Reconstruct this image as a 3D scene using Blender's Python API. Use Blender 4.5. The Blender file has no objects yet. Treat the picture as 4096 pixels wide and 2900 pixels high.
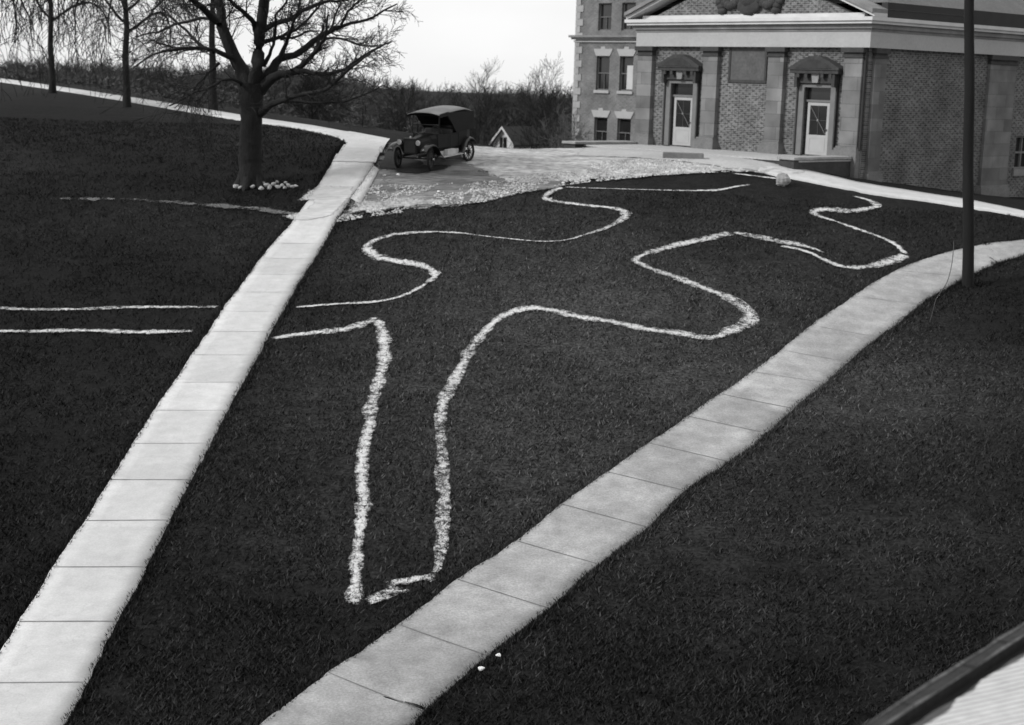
import bpy, math, random
import numpy as np
from mathutils import Vector, Matrix
C = bpy.context.scene.collection
rnd = random.Random(7); NR = np.random.default_rng(7)
# ------------------------------------------------------------------ camera, sky, sun, exposure
EYE = np.array([0., 0., 10.]); F = 6070.; CX, CY = 2048., 1450.; S = 4096/2294
_p, _r = math.radians(10.6), math.radians(1.7)
FW = np.array([0, math.cos(_p), -math.sin(_p)]); _u0 = np.array([0, math.sin(_p), math.cos(_p)]); _r0 = np.array([1., 0, 0])
RT = math.cos(_r)*_r0 + math.sin(_r)*_u0; UP = -math.sin(_r)*_r0 + math.cos(_r)*_u0
cam = bpy.data.cameras.new('camera'); co = bpy.data.objects.new('camera', cam); C.objects.link(co)
cam.sensor_width = 36; cam.lens = F/4096*36; cam.clip_end = 5000; cam.clip_start = .1; cam.dof.use_dof = True; cam.dof.focus_distance = 27; cam.dof.aperture_fstop = 1.5
M = Matrix.Identity(4)
for i in range(3): M[i][0] = RT[i]; M[i][1] = UP[i]; M[i][2] = -FW[i]; M[i][3] = EYE[i]
co.matrix_world = M; bpy.context.scene.camera = co
sc = bpy.context.scene
SUN_EL, SUN_AZ = math.radians(34), math.radians(250)     # azimuth from +Y, clockwise: light from the left, slightly behind
w = bpy.data.worlds.new('World'); sc.world = w; w.use_nodes = True
nt = w.node_tree; nt.nodes.clear()
sky = nt.nodes.new('ShaderNodeTexSky'); sky.sky_type = 'NISHITA'; sky.sun_disc = False
sky.sun_elevation = SUN_EL; sky.sun_rotation = SUN_AZ; sky.dust_density = 4; sky.air_density = 1.5
bw = nt.nodes.new('ShaderNodeRGBToBW'); bg = nt.nodes.new('ShaderNodeBackground'); wo = nt.nodes.new('ShaderNodeOutputWorld')
nt.links.new(sky.outputs[0], bw.inputs[0]); bg.inputs[1].default_value = .13
tcw = nt.nodes.new('ShaderNodeTexCoord'); mpw = nt.nodes.new('ShaderNodeMapping'); mpw.inputs['Scale'].default_value = (1, 1, 2.5); cn = nt.nodes.new('ShaderNodeTexNoise')   # even cloud cover with faint structure
cn.inputs['Scale'].default_value = 5; cn.inputs['Detail'].default_value = 6; nt.links.new(tcw.outputs['Generated'], mpw.inputs[0]); nt.links.new(mpw.outputs[0], cn.inputs[0])
cr = nt.nodes.new('ShaderNodeMapRange'); cr.inputs[1].default_value = .3; cr.inputs[2].default_value = .7; cr.inputs[3].default_value = 6.2; cr.inputs[4].default_value = 7.0; nt.links.new(cn.outputs[0], cr.inputs[0])
mw = nt.nodes.new('ShaderNodeMix'); mw.data_type = 'FLOAT'; mw.inputs[0].default_value = .88; nt.links.new(bw.outputs[0], mw.inputs[2]); nt.links.new(cr.outputs[0], mw.inputs[3])
nt.links.new(mw.outputs[0], bg.inputs[0])
nt.links.new(bg.outputs[0], wo.inputs[0])
sl = bpy.data.lights.new('sun', 'SUN'); sl.energy = 2.6; sl.angle = math.radians(7); sl.color = (1, 1, 1)
so = bpy.data.objects.new('sun', sl); C.objects.link(so)
sd = Vector((math.sin(SUN_AZ)*math.cos(SUN_EL), math.cos(SUN_AZ)*math.cos(SUN_EL), math.sin(SUN_EL)))
so.rotation_euler = sd.to_track_quat('Z', 'Y').to_euler()
sc.view_settings.view_transform = 'Standard'; sc.view_settings.look = 'None'
sc.view_settings.exposure = 0.27; sc.view_settings.gamma = 1

# ------------------------------------------------------------------ helpers
def tag(o, label=None, cat=None, group=None, kind=None):
    if label: o['label'] = label
    if cat: o['category'] = cat
    if group: o['group'] = group
    if kind: o['kind'] = kind
    return o
def empty(name, loc, rz=0, **k):
    o = bpy.data.objects.new(name, None); C.objects.link(o); o.location = loc; o.rotation_euler = (0, 0, rz)
    return tag(o, **k)
def mesh_obj(name, V, Fc, mat, parent=None, smooth=False, attr=None, **k):
    me = bpy.data.meshes.new(name)
    V = np.asarray(V, dtype=np.float32).reshape(-1, 3)
    if isinstance(Fc, np.ndarray):
        n, kk = Fc.shape
        me.vertices.add(len(V)); me.vertices.foreach_set('co', V.ravel())
        me.loops.add(n*kk); me.loops.foreach_set('vertex_index', Fc.astype(np.int32).ravel())
        me.polygons.add(n); me.polygons.foreach_set('loop_start', np.arange(0, n*kk, kk, dtype=np.int32))
        me.update(calc_edges=True); me.validate()
    else:
        me.from_pydata([tuple(map(float, v)) for v in V], [], Fc); me.update()
    if smooth: me.polygons.foreach_set('use_smooth', [True]*len(me.polygons))
    if attr:
        for an, av in attr.items():
            a = me.attributes.new(an, 'FLOAT', 'POINT'); a.data.foreach_set('value', np.asarray(av, dtype=np.float32))
    me.materials.append(mat)
    o = bpy.data.objects.new(name, me); C.objects.link(o)
    if parent: o.parent = parent
    return tag(o, **k)
class MB:
    def __init__(s): s.V = []; s.F = []
    def add(s, V, Fc):
        n = len(s.V); s.V += [tuple(v) for v in V]; s.F += [tuple(i+n for i in f) for f in Fc]; return s
    def box(s, a, b, rz=0, piv=None):
        x0, y0, z0 = a; x1, y1, z1 = b
        V = [(x0,y0,z0),(x1,y0,z0),(x1,y1,z0),(x0,y1,z0),(x0,y0,z1),(x1,y0,z1),(x1,y1,z1),(x0,y1,z1)]
        return s.add(V, [(0,3,2,1),(4,5,6,7),(0,1,5,4),(1,2,6,5),(2,3,7,6),(3,0,4,7)])
    def prism(s, poly, y0, y1):          # polygon in x,z extruded along y
        n = len(poly); V = [(x, y0, z) for x, z in poly]+[(x, y1, z) for x, z in poly]
        return s.add(V, [tuple(range(n)), tuple(range(2*n-1, n-1, -1))]+[(i, i+n, (i+1) % n+n, (i+1) % n) for i in range(n)])
    def prismx(s, poly, x0, x1):         # polygon in y,z extruded along x
        n = len(poly); V = [(x0, y, z) for y, z in poly]+[(x1, y, z) for y, z in poly]
        return s.add(V, [tuple(range(n-1, -1, -1)), tuple(range(n, 2*n))]+[(i, (i+1) % n, (i+1) % n+n, i+n) for i in range(n)])
    def tube(s, pts, rad, sides=8, cap=True):
        V, Fc = tube_arr(pts, rad, sides); s.add(V, [tuple(f) for f in Fc])
        if cap:
            n = len(s.V); s.F.append(tuple(range(n-sides, n))); m = n-len(V); s.F.append(tuple(range(m+sides-1, m-1, -1)))
        return s
    def build(s, name, mat, parent=None, smooth=False, **k):
        return mesh_obj(name, s.V, s.F, mat, parent, smooth, **k)
def bevel(o, wd, seg=2):
    m = o.modifiers.new('bevel', 'BEVEL'); m.width = wd; m.segments = seg; m.limit_method = 'ANGLE'; return o
def tube_arr(pts, rad, sides):
    P = np.asarray(pts, float); n = len(P); R = np.broadcast_to(np.asarray(rad, float), (n,))
    T = np.gradient(P, axis=0); T /= np.linalg.norm(T, axis=1)[:, None]+1e-9
    ref = np.array([0, 0, 1.]) if abs(T[0][2]) < .9 else np.array([1., 0, 0])
    A = np.cross(T, ref); A /= np.linalg.norm(A, axis=1)[:, None]+1e-9; B = np.cross(T, A)
    th = np.arange(sides)*2*math.pi/sides
    V = (P[:, None]+R[:, None, None]*(np.cos(th)[None, :, None]*A[:, None]+np.sin(th)[None, :, None]*B[:, None])).reshape(-1, 3)
    i = np.arange(n-1)[:, None]*sides; j = np.arange(sides)[None]; k = (j+1) % sides
    Fc = np.stack([i+j, i+k, i+k+sides, i+j+sides], -1).reshape(-1, 4)
    return V, Fc
class Tubes:
    def __init__(s): s.V = []; s.F = []; s.n = 0
    def add(s, pts, rad, sides=4):
        V, Fc = tube_arr(pts, rad, sides); s.V.append(V); s.F.append(Fc+s.n); s.n += len(V)
    def raw(s, V, Fc): s.V.append(V); s.F.append(Fc+s.n); s.n += len(V)
    def arrays(s): return np.concatenate(s.V), np.concatenate(s.F)
# ------------------------------------------------------------------ materials (all neutral grey: the photograph is monochrome)
MATS = {}
def mat(name, v, rough=.85, amp=.25, scale=3., fine=0, fscale=40., bump=0., bscale=30., spec=.3, metal=0, coord='Object', patch=None, stretch=(1,1,1)):
    if name in MATS: return MATS[name]
    m = bpy.data.materials.new(name); m.use_nodes = True; t = m.node_tree; b = t.nodes['Principled BSDF']; N = t.nodes.new; L = t.links.new
    b.inputs['Roughness'].default_value = rough; b.inputs['Specular IOR Level'].default_value = spec; b.inputs['Metallic'].default_value = metal
    tc = N('ShaderNodeTexCoord'); mp = N('ShaderNodeMapping'); mp.inputs['Scale'].default_value = stretch; L(tc.outputs[coord], mp.inputs[0])
    def noise(sc_, det=4):
        n = N('ShaderNodeTexNoise'); n.inputs['Scale'].default_value = sc_; n.inputs['Detail'].default_value = det; n.inputs['Roughness'].default_value = .6
        L(mp.outputs[0], n.inputs['Vector']); return n.outputs[0]
    def math_(op, a, c, d=None):
        n = N('ShaderNodeMath'); n.operation = op
        for i, q in enumerate((a, c, d)):
            if q is None: continue
            if isinstance(q, (int, float)): n.inputs[i].default_value = q
            else: L(q, n.inputs[i])
        return n.outputs[0]
    def fac(nz, am):   # 1 + am*(n-.5)*4
        return math_('MULTIPLY_ADD', nz, 4*am, 1-2*am)
    x = fac(noise(scale), amp)
    if fine: x = math_('MULTIPLY', x, fac(noise(fscale, 2), fine))
    if patch: x = math_('MULTIPLY', x, fac(noise(patch[1], 3), patch[0]))
    x = math_('MAXIMUM', math_('MULTIPLY', x, v), v*.12)
    L(x, b.inputs['Base Color'])
    if bump:
        bp = N('ShaderNodeBump'); bp.inputs['Strength'].default_value = bump; bp.inputs['Distance'].default_value = .05
        L(noise(bscale, 3), bp.inputs['Height']); L(bp.outputs[0], b.inputs['Normal'])
    MATS[name] = m; m['x'] = 1
    return m
def brick_mat(name, plane, dark, light, mortar, bw_=.23, rh=.078, dia=.5):
    m = bpy.data.materials.new(name); m.use_nodes = True; t = m.node_tree; b = t.nodes['Principled BSDF']; N = t.nodes.new; L = t.links.new
    b.inputs['Roughness'].default_value = .9; b.inputs['Specular IOR Level'].default_value = .2
    tc = N('ShaderNodeTexCoord'); sp = N('ShaderNodeSeparateXYZ'); cb = N('ShaderNodeCombineXYZ'); L(tc.outputs['Object'], sp.inputs[0])
    L(sp.outputs[0 if plane == 'x' else 1], cb.inputs[0]); L(sp.outputs[2], cb.inputs[1])
    br = N('ShaderNodeTexBrick'); br.inputs['Scale'].default_value = 1; br.inputs['Brick Width'].default_value = bw_; br.inputs['Row Height'].default_value = rh
    br.inputs['Mortar Size'].default_value = .010; br.inputs['Mortar Smooth'].default_value = .1; br.offset = .5
    for i, c in ((1, dark), (2, light), (3, mortar)): br.inputs[i].default_value = (c, c, c, 1)
    L(cb.outputs[0], br.inputs[0])
    # darker glazed headers set out in a diagonal diaper pattern
    wv = []
    for sx in (1, -1):
        mp = N('ShaderNodeVectorMath'); mp.operation = 'DOT_PRODUCT'; L(cb.outputs[0], mp.inputs[0]); mp.inputs[1].default_value = (sx*2*math.pi/.36, 2*math.pi/.234, 0)
        s_ = N('ShaderNodeMath'); s_.operation = 'COSINE'; L(mp.outputs['Value'], s_.inputs[0]); wv.append(s_.outputs[0])
    mx = N('ShaderNodeMath'); mx.operation = 'ADD'; L(wv[0], mx.inputs[0]); L(wv[1], mx.inputs[1])
    mr = N('ShaderNodeMapRange'); mr.inputs[1].default_value = .55; mr.inputs[2].default_value = 1.3; mr.inputs[3].default_value = 1.; mr.inputs[4].default_value = dia
    L(mx.outputs[0], mr.inputs[0])
    nz = N('ShaderNodeTexNoise'); nz.inputs['Scale'].default_value = .9; nz.inputs['Detail'].default_value = 5; L(tc.outputs['Object'], nz.inputs[0])
    mr2 = N('ShaderNodeMapRange'); mr2.inputs[1].default_value = .3; mr2.inputs[2].default_value = .7; mr2.inputs[3].default_value = .7; mr2.inputs[4].default_value = 1.3; L(nz.outputs[0], mr2.inputs[0])
    m1 = N('ShaderNodeVectorMath'); m1.operation = 'SCALE'; L(br.outputs[0], m1.inputs[0]); L(mr.outputs[0], m1.inputs[3])
    m2 = N('ShaderNodeVectorMath'); m2.operation = 'SCALE'; L(m1.outputs[0], m2.inputs[0]); L(mr2.outputs[0], m2.inputs[3])
    L(m2.outputs[0], b.inputs['Base Color'])
    bp = N('ShaderNodeBump'); bp.inputs['Strength'].default_value = .4; bp.inputs['Distance'].default_value = .01; bp.invert = True; L(br.outputs['Fac'], bp.inputs['Height']); L(bp.outputs[0], b.inputs['Normal'])
    return m
def soften(m, n1=9., n2=45., gain=2.2, wob=1.6, lo=0., thresh=0.):
    t = m.node_tree; N = t.nodes.new; L = t.links.new; b = t.nodes['Principled BSDF']; at_ = N('ShaderNodeAttribute'); at_.attribute_name = 'd'; tc = N('ShaderNodeTexCoord'); acc = at_.outputs['Fac']
    for sc_, am in ((n1, wob), (n2, wob*.8)):
        n = N('ShaderNodeTexNoise'); n.inputs['Scale'].default_value = sc_; n.inputs['Detail'].default_value = 4; n.inputs['Roughness'].default_value = .65; L(tc.outputs['Object'], n.inputs['Vector'])
        a = N('ShaderNodeMath'); a.operation = 'MULTIPLY_ADD'; L(n.outputs[0], a.inputs[0]); a.inputs[1].default_value = am*2; a.inputs[2].default_value = -am; q = N('ShaderNodeMath'); q.operation = 'ADD'; L(a.outputs[0], q.inputs[0]); L(acc, q.inputs[1]); acc = q.outputs[0]
    q = N('ShaderNodeMath'); q.operation = 'MULTIPLY_ADD'; q.use_clamp = True; L(acc, q.inputs[0]); q.inputs[1].default_value = gain; q.inputs[2].default_value = .5-thresh*gain; L(q.outputs[0], b.inputs['Alpha']); return m
GRASS = mat('grass_ground', .019, amp=.35, scale=.35, fine=1.1, fscale=12, bump=.9, bscale=14, spec=.1, patch=(.4, 2.2))
BLADE = mat('grass_blades', .040, amp=.6, scale=6, spec=.15, rough=.7)
for _m in (GRASS, BLADE):
    _t = _m.node_tree; _b = _t.nodes['Principled BSDF']; _l = _b.inputs['Base Color'].links[0].from_socket; _a = _t.nodes.new('ShaderNodeAttribute'); _a.attribute_name = 'toned'
    _q = _t.nodes.new('ShaderNodeMath'); _q.operation = 'MULTIPLY'; _t.links.new(_l, _q.inputs[0]); _t.links.new(_a.outputs['Fac'], _q.inputs[1]); _t.links.new(_q.outputs[0], _b.inputs['Base Color'])
CONC = mat('concrete', .43, amp=.11, scale=.45, fine=.10, fscale=30, bump=.15, bscale=60, patch=(.10, 3))
CONC2 = mat('concrete_worn', .27, amp=.20, scale=.6, fine=.24, fscale=26, bump=.3, bscale=60, patch=(.24, 2.2))
JOINT = mat('joint', .13, amp=.3, scale=5)
GRAVEL = mat('gravel', .33, amp=.25, scale=.5, fine=.5, fscale=5, bump=.9, bscale=7, patch=(.35, 1.6), stretch=(.6, 1, 1))
TERR = mat('terrace_paving', .33, amp=.1, scale=.8, fine=.15, fscale=8, patch=(.1, .3))
DIRT = mat('dirt', .13, amp=.55, scale=1.3, fine=.5, fscale=6, bump=.8, bscale=8, stretch=(.35, 1.6, 1))
CHALK = mat('chalk', .48, amp=.25, scale=8, fine=.2, fscale=40)
STONE = mat('limestone', .17, amp=.2, scale=1.2, fine=.12, fscale=12, patch=(.15, .6), bump=.2)
STONEL = mat('limestone_light', .32, amp=.08, scale=.7, fine=.07, fscale=9, bump=.1)
def course_mat(name, pl_, a, b, c): return brick_mat(name, pl_, a, b, c, bw_=1.3, rh=.52, dia=1.)
STONED = mat('limestone_dark', .038, amp=.25, scale=2.5, fine=.2, fscale=9)
BASEST = mat('base_stone', .13, amp=.2, scale=2, fine=.15, fscale=10)
PAINT = mat('white_paint', .31, amp=.08, scale=3, rough=.5)
FRAME = mat('door_frame', .13, amp=.15, scale=3, rough=.6)
DARKW = mat('dark_interior', .012, amp=.3, scale=2, rough=.3)
GLASS = mat('window_glass', .015, amp=.2, scale=2, rough=.08, spec=.6)
SHADE = mat('window_shade', .42, amp=.08, scale=2)
ROOFM = mat('slate_roof', .10, amp=.15, scale=1.5, fine=.25, fscale=12)
ROOFD = mat('gutter', .03, amp=.2, scale=1.5)
BARK = mat('bark', .008, amp=.4, scale=2.5, fine=.4, fscale=18, bump=.8, bscale=16, stretch=(1,1,.35))
TWIG = mat('twigs', .010, amp=.3, scale=4)
WOODST = mat('woods_twigs', .042, amp=.55, scale=.12, fine=.3, fscale=1.2)
BRUSH = mat('brush', .045, amp=.6, scale=.15, fine=.4, fscale=1.1)
ROCK = mat('fieldstone', .34, amp=.35, scale=4, bump=.5, bscale=8, fine=.2, fscale=20)
BOUL = mat('boulder', .24, amp=.25, scale=3, bump=.5, bscale=8, fine=.2, fscale=20)
POLE = mat('pole_wood', .005, amp=.3, scale=3, fine=.3, fscale=12, stretch=(1,1,.15), bump=.3)
CARB = mat('car_paint', .006, amp=.15, scale=3, rough=.45, spec=.25)
CARF = mat('fender_enamel', .008, amp=.2, scale=3, rough=.3, spec=.7)
CANV = mat('canvas_top', .24, amp=.15, scale=3, rough=.9)
CANVD = mat('canvas_dark', .012, amp=.2, scale=3, rough=.9)
TYRE = mat('tyre_rubber', .009, amp=.3, scale=6, rough=.9)
SPOKE = mat('wood_spokes', .04, amp=.2, scale=6)
BRASS = mat('bright_metal', .6, amp=.1, scale=5, rough=.25, metal=.7)
BOARD = mat('running_board', .42, amp=.2, scale=4, rough=.5)
TIN = mat('roof_boards', .52, amp=.12, scale=2, fine=.08, fscale=12, patch=(.1, 4))
COPE = mat('parapet_boards', .022, amp=.35, scale=4, fine=.3, fscale=14, bump=.4)

# ------------------------------------------------------------------ terrain
CTRL = [(-9,22,.2),(-7.5,25,.6),(-7.5,30,1.4),(-7.4,35,2.3),(-7.3,40,3.1),(-7.2,46.5,4.1),(-7,51,5.1),(-9.4,54,6.1),(-5.3,60,7.35),
 (-1.1,24.7,.6),(1.9,28.3,1.25),(3.6,32,1.95),(5.5,36,2.5),(8.5,40,3.1),(12,44,3.95),(13.8,46,4.2),(-3.1,55,6.62),(-1.9,57.2,6.9),(0,61,7.12),(2.8,66.5,7.14),(5,63.8,7.2),(7.5,61.2,7.2),(9.7,58.7,7.08),
 (9.2,54,6.4),(17.7,53,5.85),(14.05,60,6.45),(20.4,65.8,5.65),(28,72,5.2),(24,50,5.2),(24,44,4.3),(-15,60,6.9),(-25,60,6.9),(-20,75,7.95),(-36,108,8.75),(-25,45,4.4),(-22,30,1.6),
 (0,45,4.55),(3,50,5.7),(-1,52,5.95),(4,41,3.75),(-3,35,2.45),(8,48,5.1),(-30,15,0),(0,12,-.2),(30,15,0),(0,2,-.4),(-60,20,0),(60,20,.5),(60,45,3.5),(60,75,4.5),(-60,60,6.8),(-60,110,8.6),(0,90,7.1),(40,100,5.5),(-36,125,9),(0,120,7),(-15,40,3.1),(-15,50,5.0)]
_c = np.array(CTRL, float)
def _phi(r2): return np.where(r2 > 0, r2*np.log(r2+1e-12)*.5, 0)
_n = len(_c); _A = np.zeros((_n+3, _n+3)); _d2 = ((_c[:, None, :2]-_c[None, :, :2])**2).sum(-1)
_A[:_n, :_n] = _phi(_d2)+np.eye(_n)*3.0; _A[:_n, _n] = 1; _A[:_n, _n+1:] = _c[:, :2]; _A[_n, :_n] = 1; _A[_n+1:, :_n] = _c[:, :2].T
_W = np.linalg.solve(_A, np.concatenate([_c[:, 2], [0, 0, 0]]))
def hz(X, Y):
    X = np.asarray(X, float); Y = np.asarray(Y, float); sh = np.broadcast(X, Y).shape; x = np.broadcast_to(X, sh).ravel(); y = np.broadcast_to(Y, sh).ravel()
    xc = np.clip(x, -60, 60); yc = np.clip(y, 0, 120); out = np.empty(len(x))
    for a in range(0, len(x), 20000):
        X_ = xc[a:a+20000]; Y_ = yc[a:a+20000]
        d2 = (X_[:, None]-_c[None, :, 0])**2+(Y_[:, None]-_c[None, :, 1])**2
        out[a:a+20000] = _phi(d2)@_W[:_n]+_W[_n]+_W[_n+1]*X_+_W[_n+2]*Y_
    d = (x+5.3)*.842+(y-61)*.539
    t = np.minimum(y-(61.3+1.25*np.clip(x, 0, 40)), d-3.5); t = np.clip(t, 0, None)
    g = np.where(t < 9, t*t/28, 81/28+(t-9)*.64); g = 10*(1-np.exp(-g/10))+ np.clip(t-120, 0, None)*.012
    g = np.where(y > 125, np.maximum(g, np.clip(y-125, 0, 60)*.2), g)
    return (out-g).reshape(sh)
def hz1(x, y): return float(hz(x, y))
def ray(x, y): return FW+RT*((x-CX)/F)-UP*((y-CY)/F)
def cast(pts, view=False):                       # image features -> points of the ground surface
    out = []
    for x, y in pts:
        if view: x, y = x*S, y*S
        d = ray(x, y); t = np.arange(14, 180, .05); P = EYE[None]+t[:, None]*d[None]
        below = np.nonzero(P[:, 2] < hz(P[:, 0], P[:, 1]))[0]
        k = below[0] if len(below) else len(t)-1
        out.append(P[k, :2])
    return np.array(out)
def at(x, y, Y):                                  # v-coordinates at forward distance Y
    d = ray(x*S, y*S); return EYE+d*(Y/d[1])
def resample(P, step):
    P = np.asarray(P, float); s = np.concatenate([[0], np.cumsum(np.linalg.norm(np.diff(P, axis=0), axis=1))])
    n = max(2, int(s[-1]/step)+1); q = np.linspace(0, s[-1], n)
    return np.stack([np.interp(q, s, P[:, i]) for i in range(P.shape[1])], 1)
def smoothp(P, it=2):
    P = P.copy()
    for _ in range(it): P[1:-1] = .25*P[:-2]+.5*P[1:-1]+.25*P[2:]
    return P
def catmull(P, step=.3):
    P = np.asarray(P, float); P = np.vstack([2*P[0]-P[1], P, 2*P[-1]-P[-2]]); out = []
    for i in range(1, len(P)-2):
        n = max(2, int(np.linalg.norm(P[i+1]-P[i])/step))
        for t in np.arange(n)/n:
            out.append(.5*((2*P[i])+(-P[i-1]+P[i+1])*t+(2*P[i-1]-5*P[i]+4*P[i+1]-P[i+2])*t*t+(-P[i-1]+3*P[i]-3*P[i+1]+P[i+2])*t**3))
    out.append(P[-2]); return np.array(out)

def vnoise(P, sc_, seed):
    r = np.random.default_rng(seed).random((256, 256)); q = P*sc_+1000; i = np.floor(q).astype(int); f = q-i; f = f*f*(3-2*f)
    g = lambda a, b: r[(i[:, 0]+a) % 256, (i[:, 1]+b) % 256]
    return (g(0,0)*(1-f[:,0])+g(1,0)*f[:,0])*(1-f[:,1])+(g(0,1)*(1-f[:,0])+g(1,1)*f[:,0])*f[:,1]
# ground sheet
def axis(segs):
    out = []
    for a, b, st in segs: out += list(np.arange(a, b-1e-6, st))
    return np.array(out+[segs[-1][1]])
gx = axis([(-1500, -200, 100), (-200, -60, 10), (-60, -30, 1.5), (-30, 30, .4), (30, 60, 1.5), (60, 200, 10), (200, 1500, 100)])
gy = axis([(-60, 10, 5), (10, 75, .4), (75, 130, 1.5), (130, 300, 8), (300, 2500, 100)])
GX, GY = np.meshgrid(gx, gy); GZ = hz(GX, GY)
nx, ny = len(gx), len(gy); ii = (np.arange(ny-1)[:, None]*nx+np.arange(nx-1)[None]).ravel()
tonev = None
def grass_tone(P):  # lawn tone: paler over the mound, darker to the right, with mottling
    m_ = np.exp(-(((P[:, 0]-2.5)/9.)**2+((P[:, 1]-39)/12.)**2))
    m2_ = .55*np.exp(-(((P[:, 0]-7)/4.)**2+((P[:, 1]-27)/5.)**2)); big = vnoise(P, .16, 21)*.55+vnoise(P, .55, 22)*.30+vnoise(P, 1.6, 23)*.15
    return .25-.10*np.clip((P[:, 0]-4-(P[:, 1]-24)*.35)/4, 0, 1)+1.3*m_+m2_*.3+(big-.5)*1.15*(.6+.6*m_)
lump = (NR.random(GZ.shape)-.5)*.035*((np.abs(GX) < 30) & (GY < 75))
mesh_obj('lawn', np.stack([GX, GY, GZ+lump-.02], -1), np.stack([ii, ii+1, ii+nx+1, ii+nx], -1), GRASS, smooth=True, kind='structure', attr={'toned': np.clip(grass_tone(np.stack([GX.ravel(), GY.ravel()], 1)), .25, 1.9)})

def jag(n, amp, sm=3):
    v = NR.normal(size=n+sm*2)*amp; k = np.ones(sm)/sm; a = np.convolve(v, k, 'same')[sm:-sm]
    b = np.convolve(NR.normal(size=n+40)*amp, np.ones(15)/15, 'same')[20:-20]*1.0
    return a+b
def tone_mat(m):
    if m.name.endswith('_slabs'): return m
    nm = m.name+'_slabs'
    if nm in bpy.data.materials: return bpy.data.materials[nm]
    m = m.copy(); m.name = nm; t = m.node_tree; b = t.nodes['Principled BSDF']; l = b.inputs['Base Color'].links[0].from_socket; a = t.nodes.new('ShaderNodeAttribute'); a.attribute_name = 'tone'
    q = t.nodes.new('ShaderNodeMath'); q.operation = 'MULTIPLY'; t.links.new(l, q.inputs[0]); t.links.new(a.outputs['Fac'], q.inputs[1])
    # hairline cracks
    v = t.nodes.new('ShaderNodeTexVoronoi'); v.feature = 'DISTANCE_TO_EDGE'; v.inputs['Scale'].default_value = .33; tc = t.nodes.new('ShaderNodeTexCoord'); nz = t.nodes.new('ShaderNodeTexNoise'); nz.inputs['Scale'].default_value = 2.5; nz.inputs['Detail'].default_value = 5
    t.links.new(tc.outputs['Object'], nz.inputs[0]); mx = t.nodes.new('ShaderNodeVectorMath'); mx.operation = 'SCALE'; mx.inputs[3].default_value = .9; t.links.new(nz.outputs[1], mx.inputs[0]); ad = t.nodes.new('ShaderNodeVectorMath'); t.links.new(tc.outputs['Object'], ad.inputs[0]); t.links.new(mx.outputs[0], ad.inputs[1]); t.links.new(ad.outputs[0], v.inputs['Vector'])
    mr = t.nodes.new('ShaderNodeMapRange'); mr.inputs[1].default_value = 0; mr.inputs[2].default_value = .006; mr.inputs[3].default_value = .88; mr.inputs[4].default_value = 1; t.links.new(v.outputs['Distance'], mr.inputs[0])
    p = t.nodes.new('ShaderNodeMath'); p.operation = 'MULTIPLY'; t.links.new(q.outputs[0], p.inputs[0]); t.links.new(mr.outputs[0], p.inputs[1]); t.links.new(p.outputs[0], b.inputs['Base Color']); return m
def path_strip(name, Lp, Rp, m, lift=.03, ncross=6, step=.12, ragged=.05, joints=None, jw=.03):
    n = max(int(np.linalg.norm(np.diff(Lp, axis=0), axis=1).sum()/step), 4)
    def rs(P):
        s = np.concatenate([[0], np.cumsum(np.linalg.norm(np.diff(P, axis=0), axis=1))]); q = np.linspace(0, s[-1], n)
        return np.stack([np.interp(q, s, P[:, 0]), np.interp(q, s, P[:, 1])], 1)
    A, B = rs(Lp), rs(Rp); u = (B-A); u /= np.linalg.norm(u, axis=1)[:, None]+1e-9
    A = A+u*jag(n, ragged)[:, None]; B = B+u*jag(n, ragged)[:, None]
    t = np.linspace(0, 1, ncross)[None, :, None]; G = A[:, None]*(1-t)+B[:, None]*t
    Z = hz(G[..., 0], G[..., 1])+lift; Vt = np.concatenate([G, Z[..., None]], -1)
    # skirts so that the slab has thickness
    sk0 = Vt[:, :1].copy(); sk0[..., 2] -= .12; sk1 = Vt[:, -1:].copy(); sk1[..., 2] -= .12
    Vt = np.concatenate([sk0, Vt, sk1], 1); nc = ncross+2
    i = (np.arange(n-1)[:, None]*nc+np.arange(nc-1)[None]).ravel()
    tone = np.ones(n)
    if joints:
        mid = (A+B)/2; jm = np.array([(a+b)/2 for a, b in joints]); jr_ = np.sort([int(np.argmin(((mid-q)**2).sum(1))) for q in jm]); R3 = np.random.default_rng(len(name)); tone = 1+R3.normal(size=len(jr_)+1)[np.searchsorted(jr_, np.arange(n))]*.085
    m = tone_mat(m)
    return mesh_obj(name, Vt, np.stack([i, i+1, i+nc+1, i+nc], -1), m, kind='structure', attr={'tone': np.repeat(np.clip(tone, .8, 1.15), nc)}), A, B
def joint_mesh(name, pairs, jw, lift, m=JOINT):
    V = []; Fc = []
    for a, b in pairs:
        a, b = np.array(a), np.array(b); u = (b-a)/np.linalg.norm(b-a); nrm = np.array([-u[1], u[0]])
        pts = [a+(b-a)*t for t in np.linspace(0.0, 1.0, 12)]; n0 = len(V)
        for p in pts:
            wdt = jw*(.5+.35*rnd.random())
            for s_ in (-1, 1): q = p+nrm*s_*wdt; V.append((q[0], q[1], hz1(q[0], q[1])+lift))
        for k in range(11): Fc.append((n0+2*k, n0+2*k+2, n0+2*k+3, n0+2*k+1))
    return mesh_obj(name, V, Fc, m, kind='structure')
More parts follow.
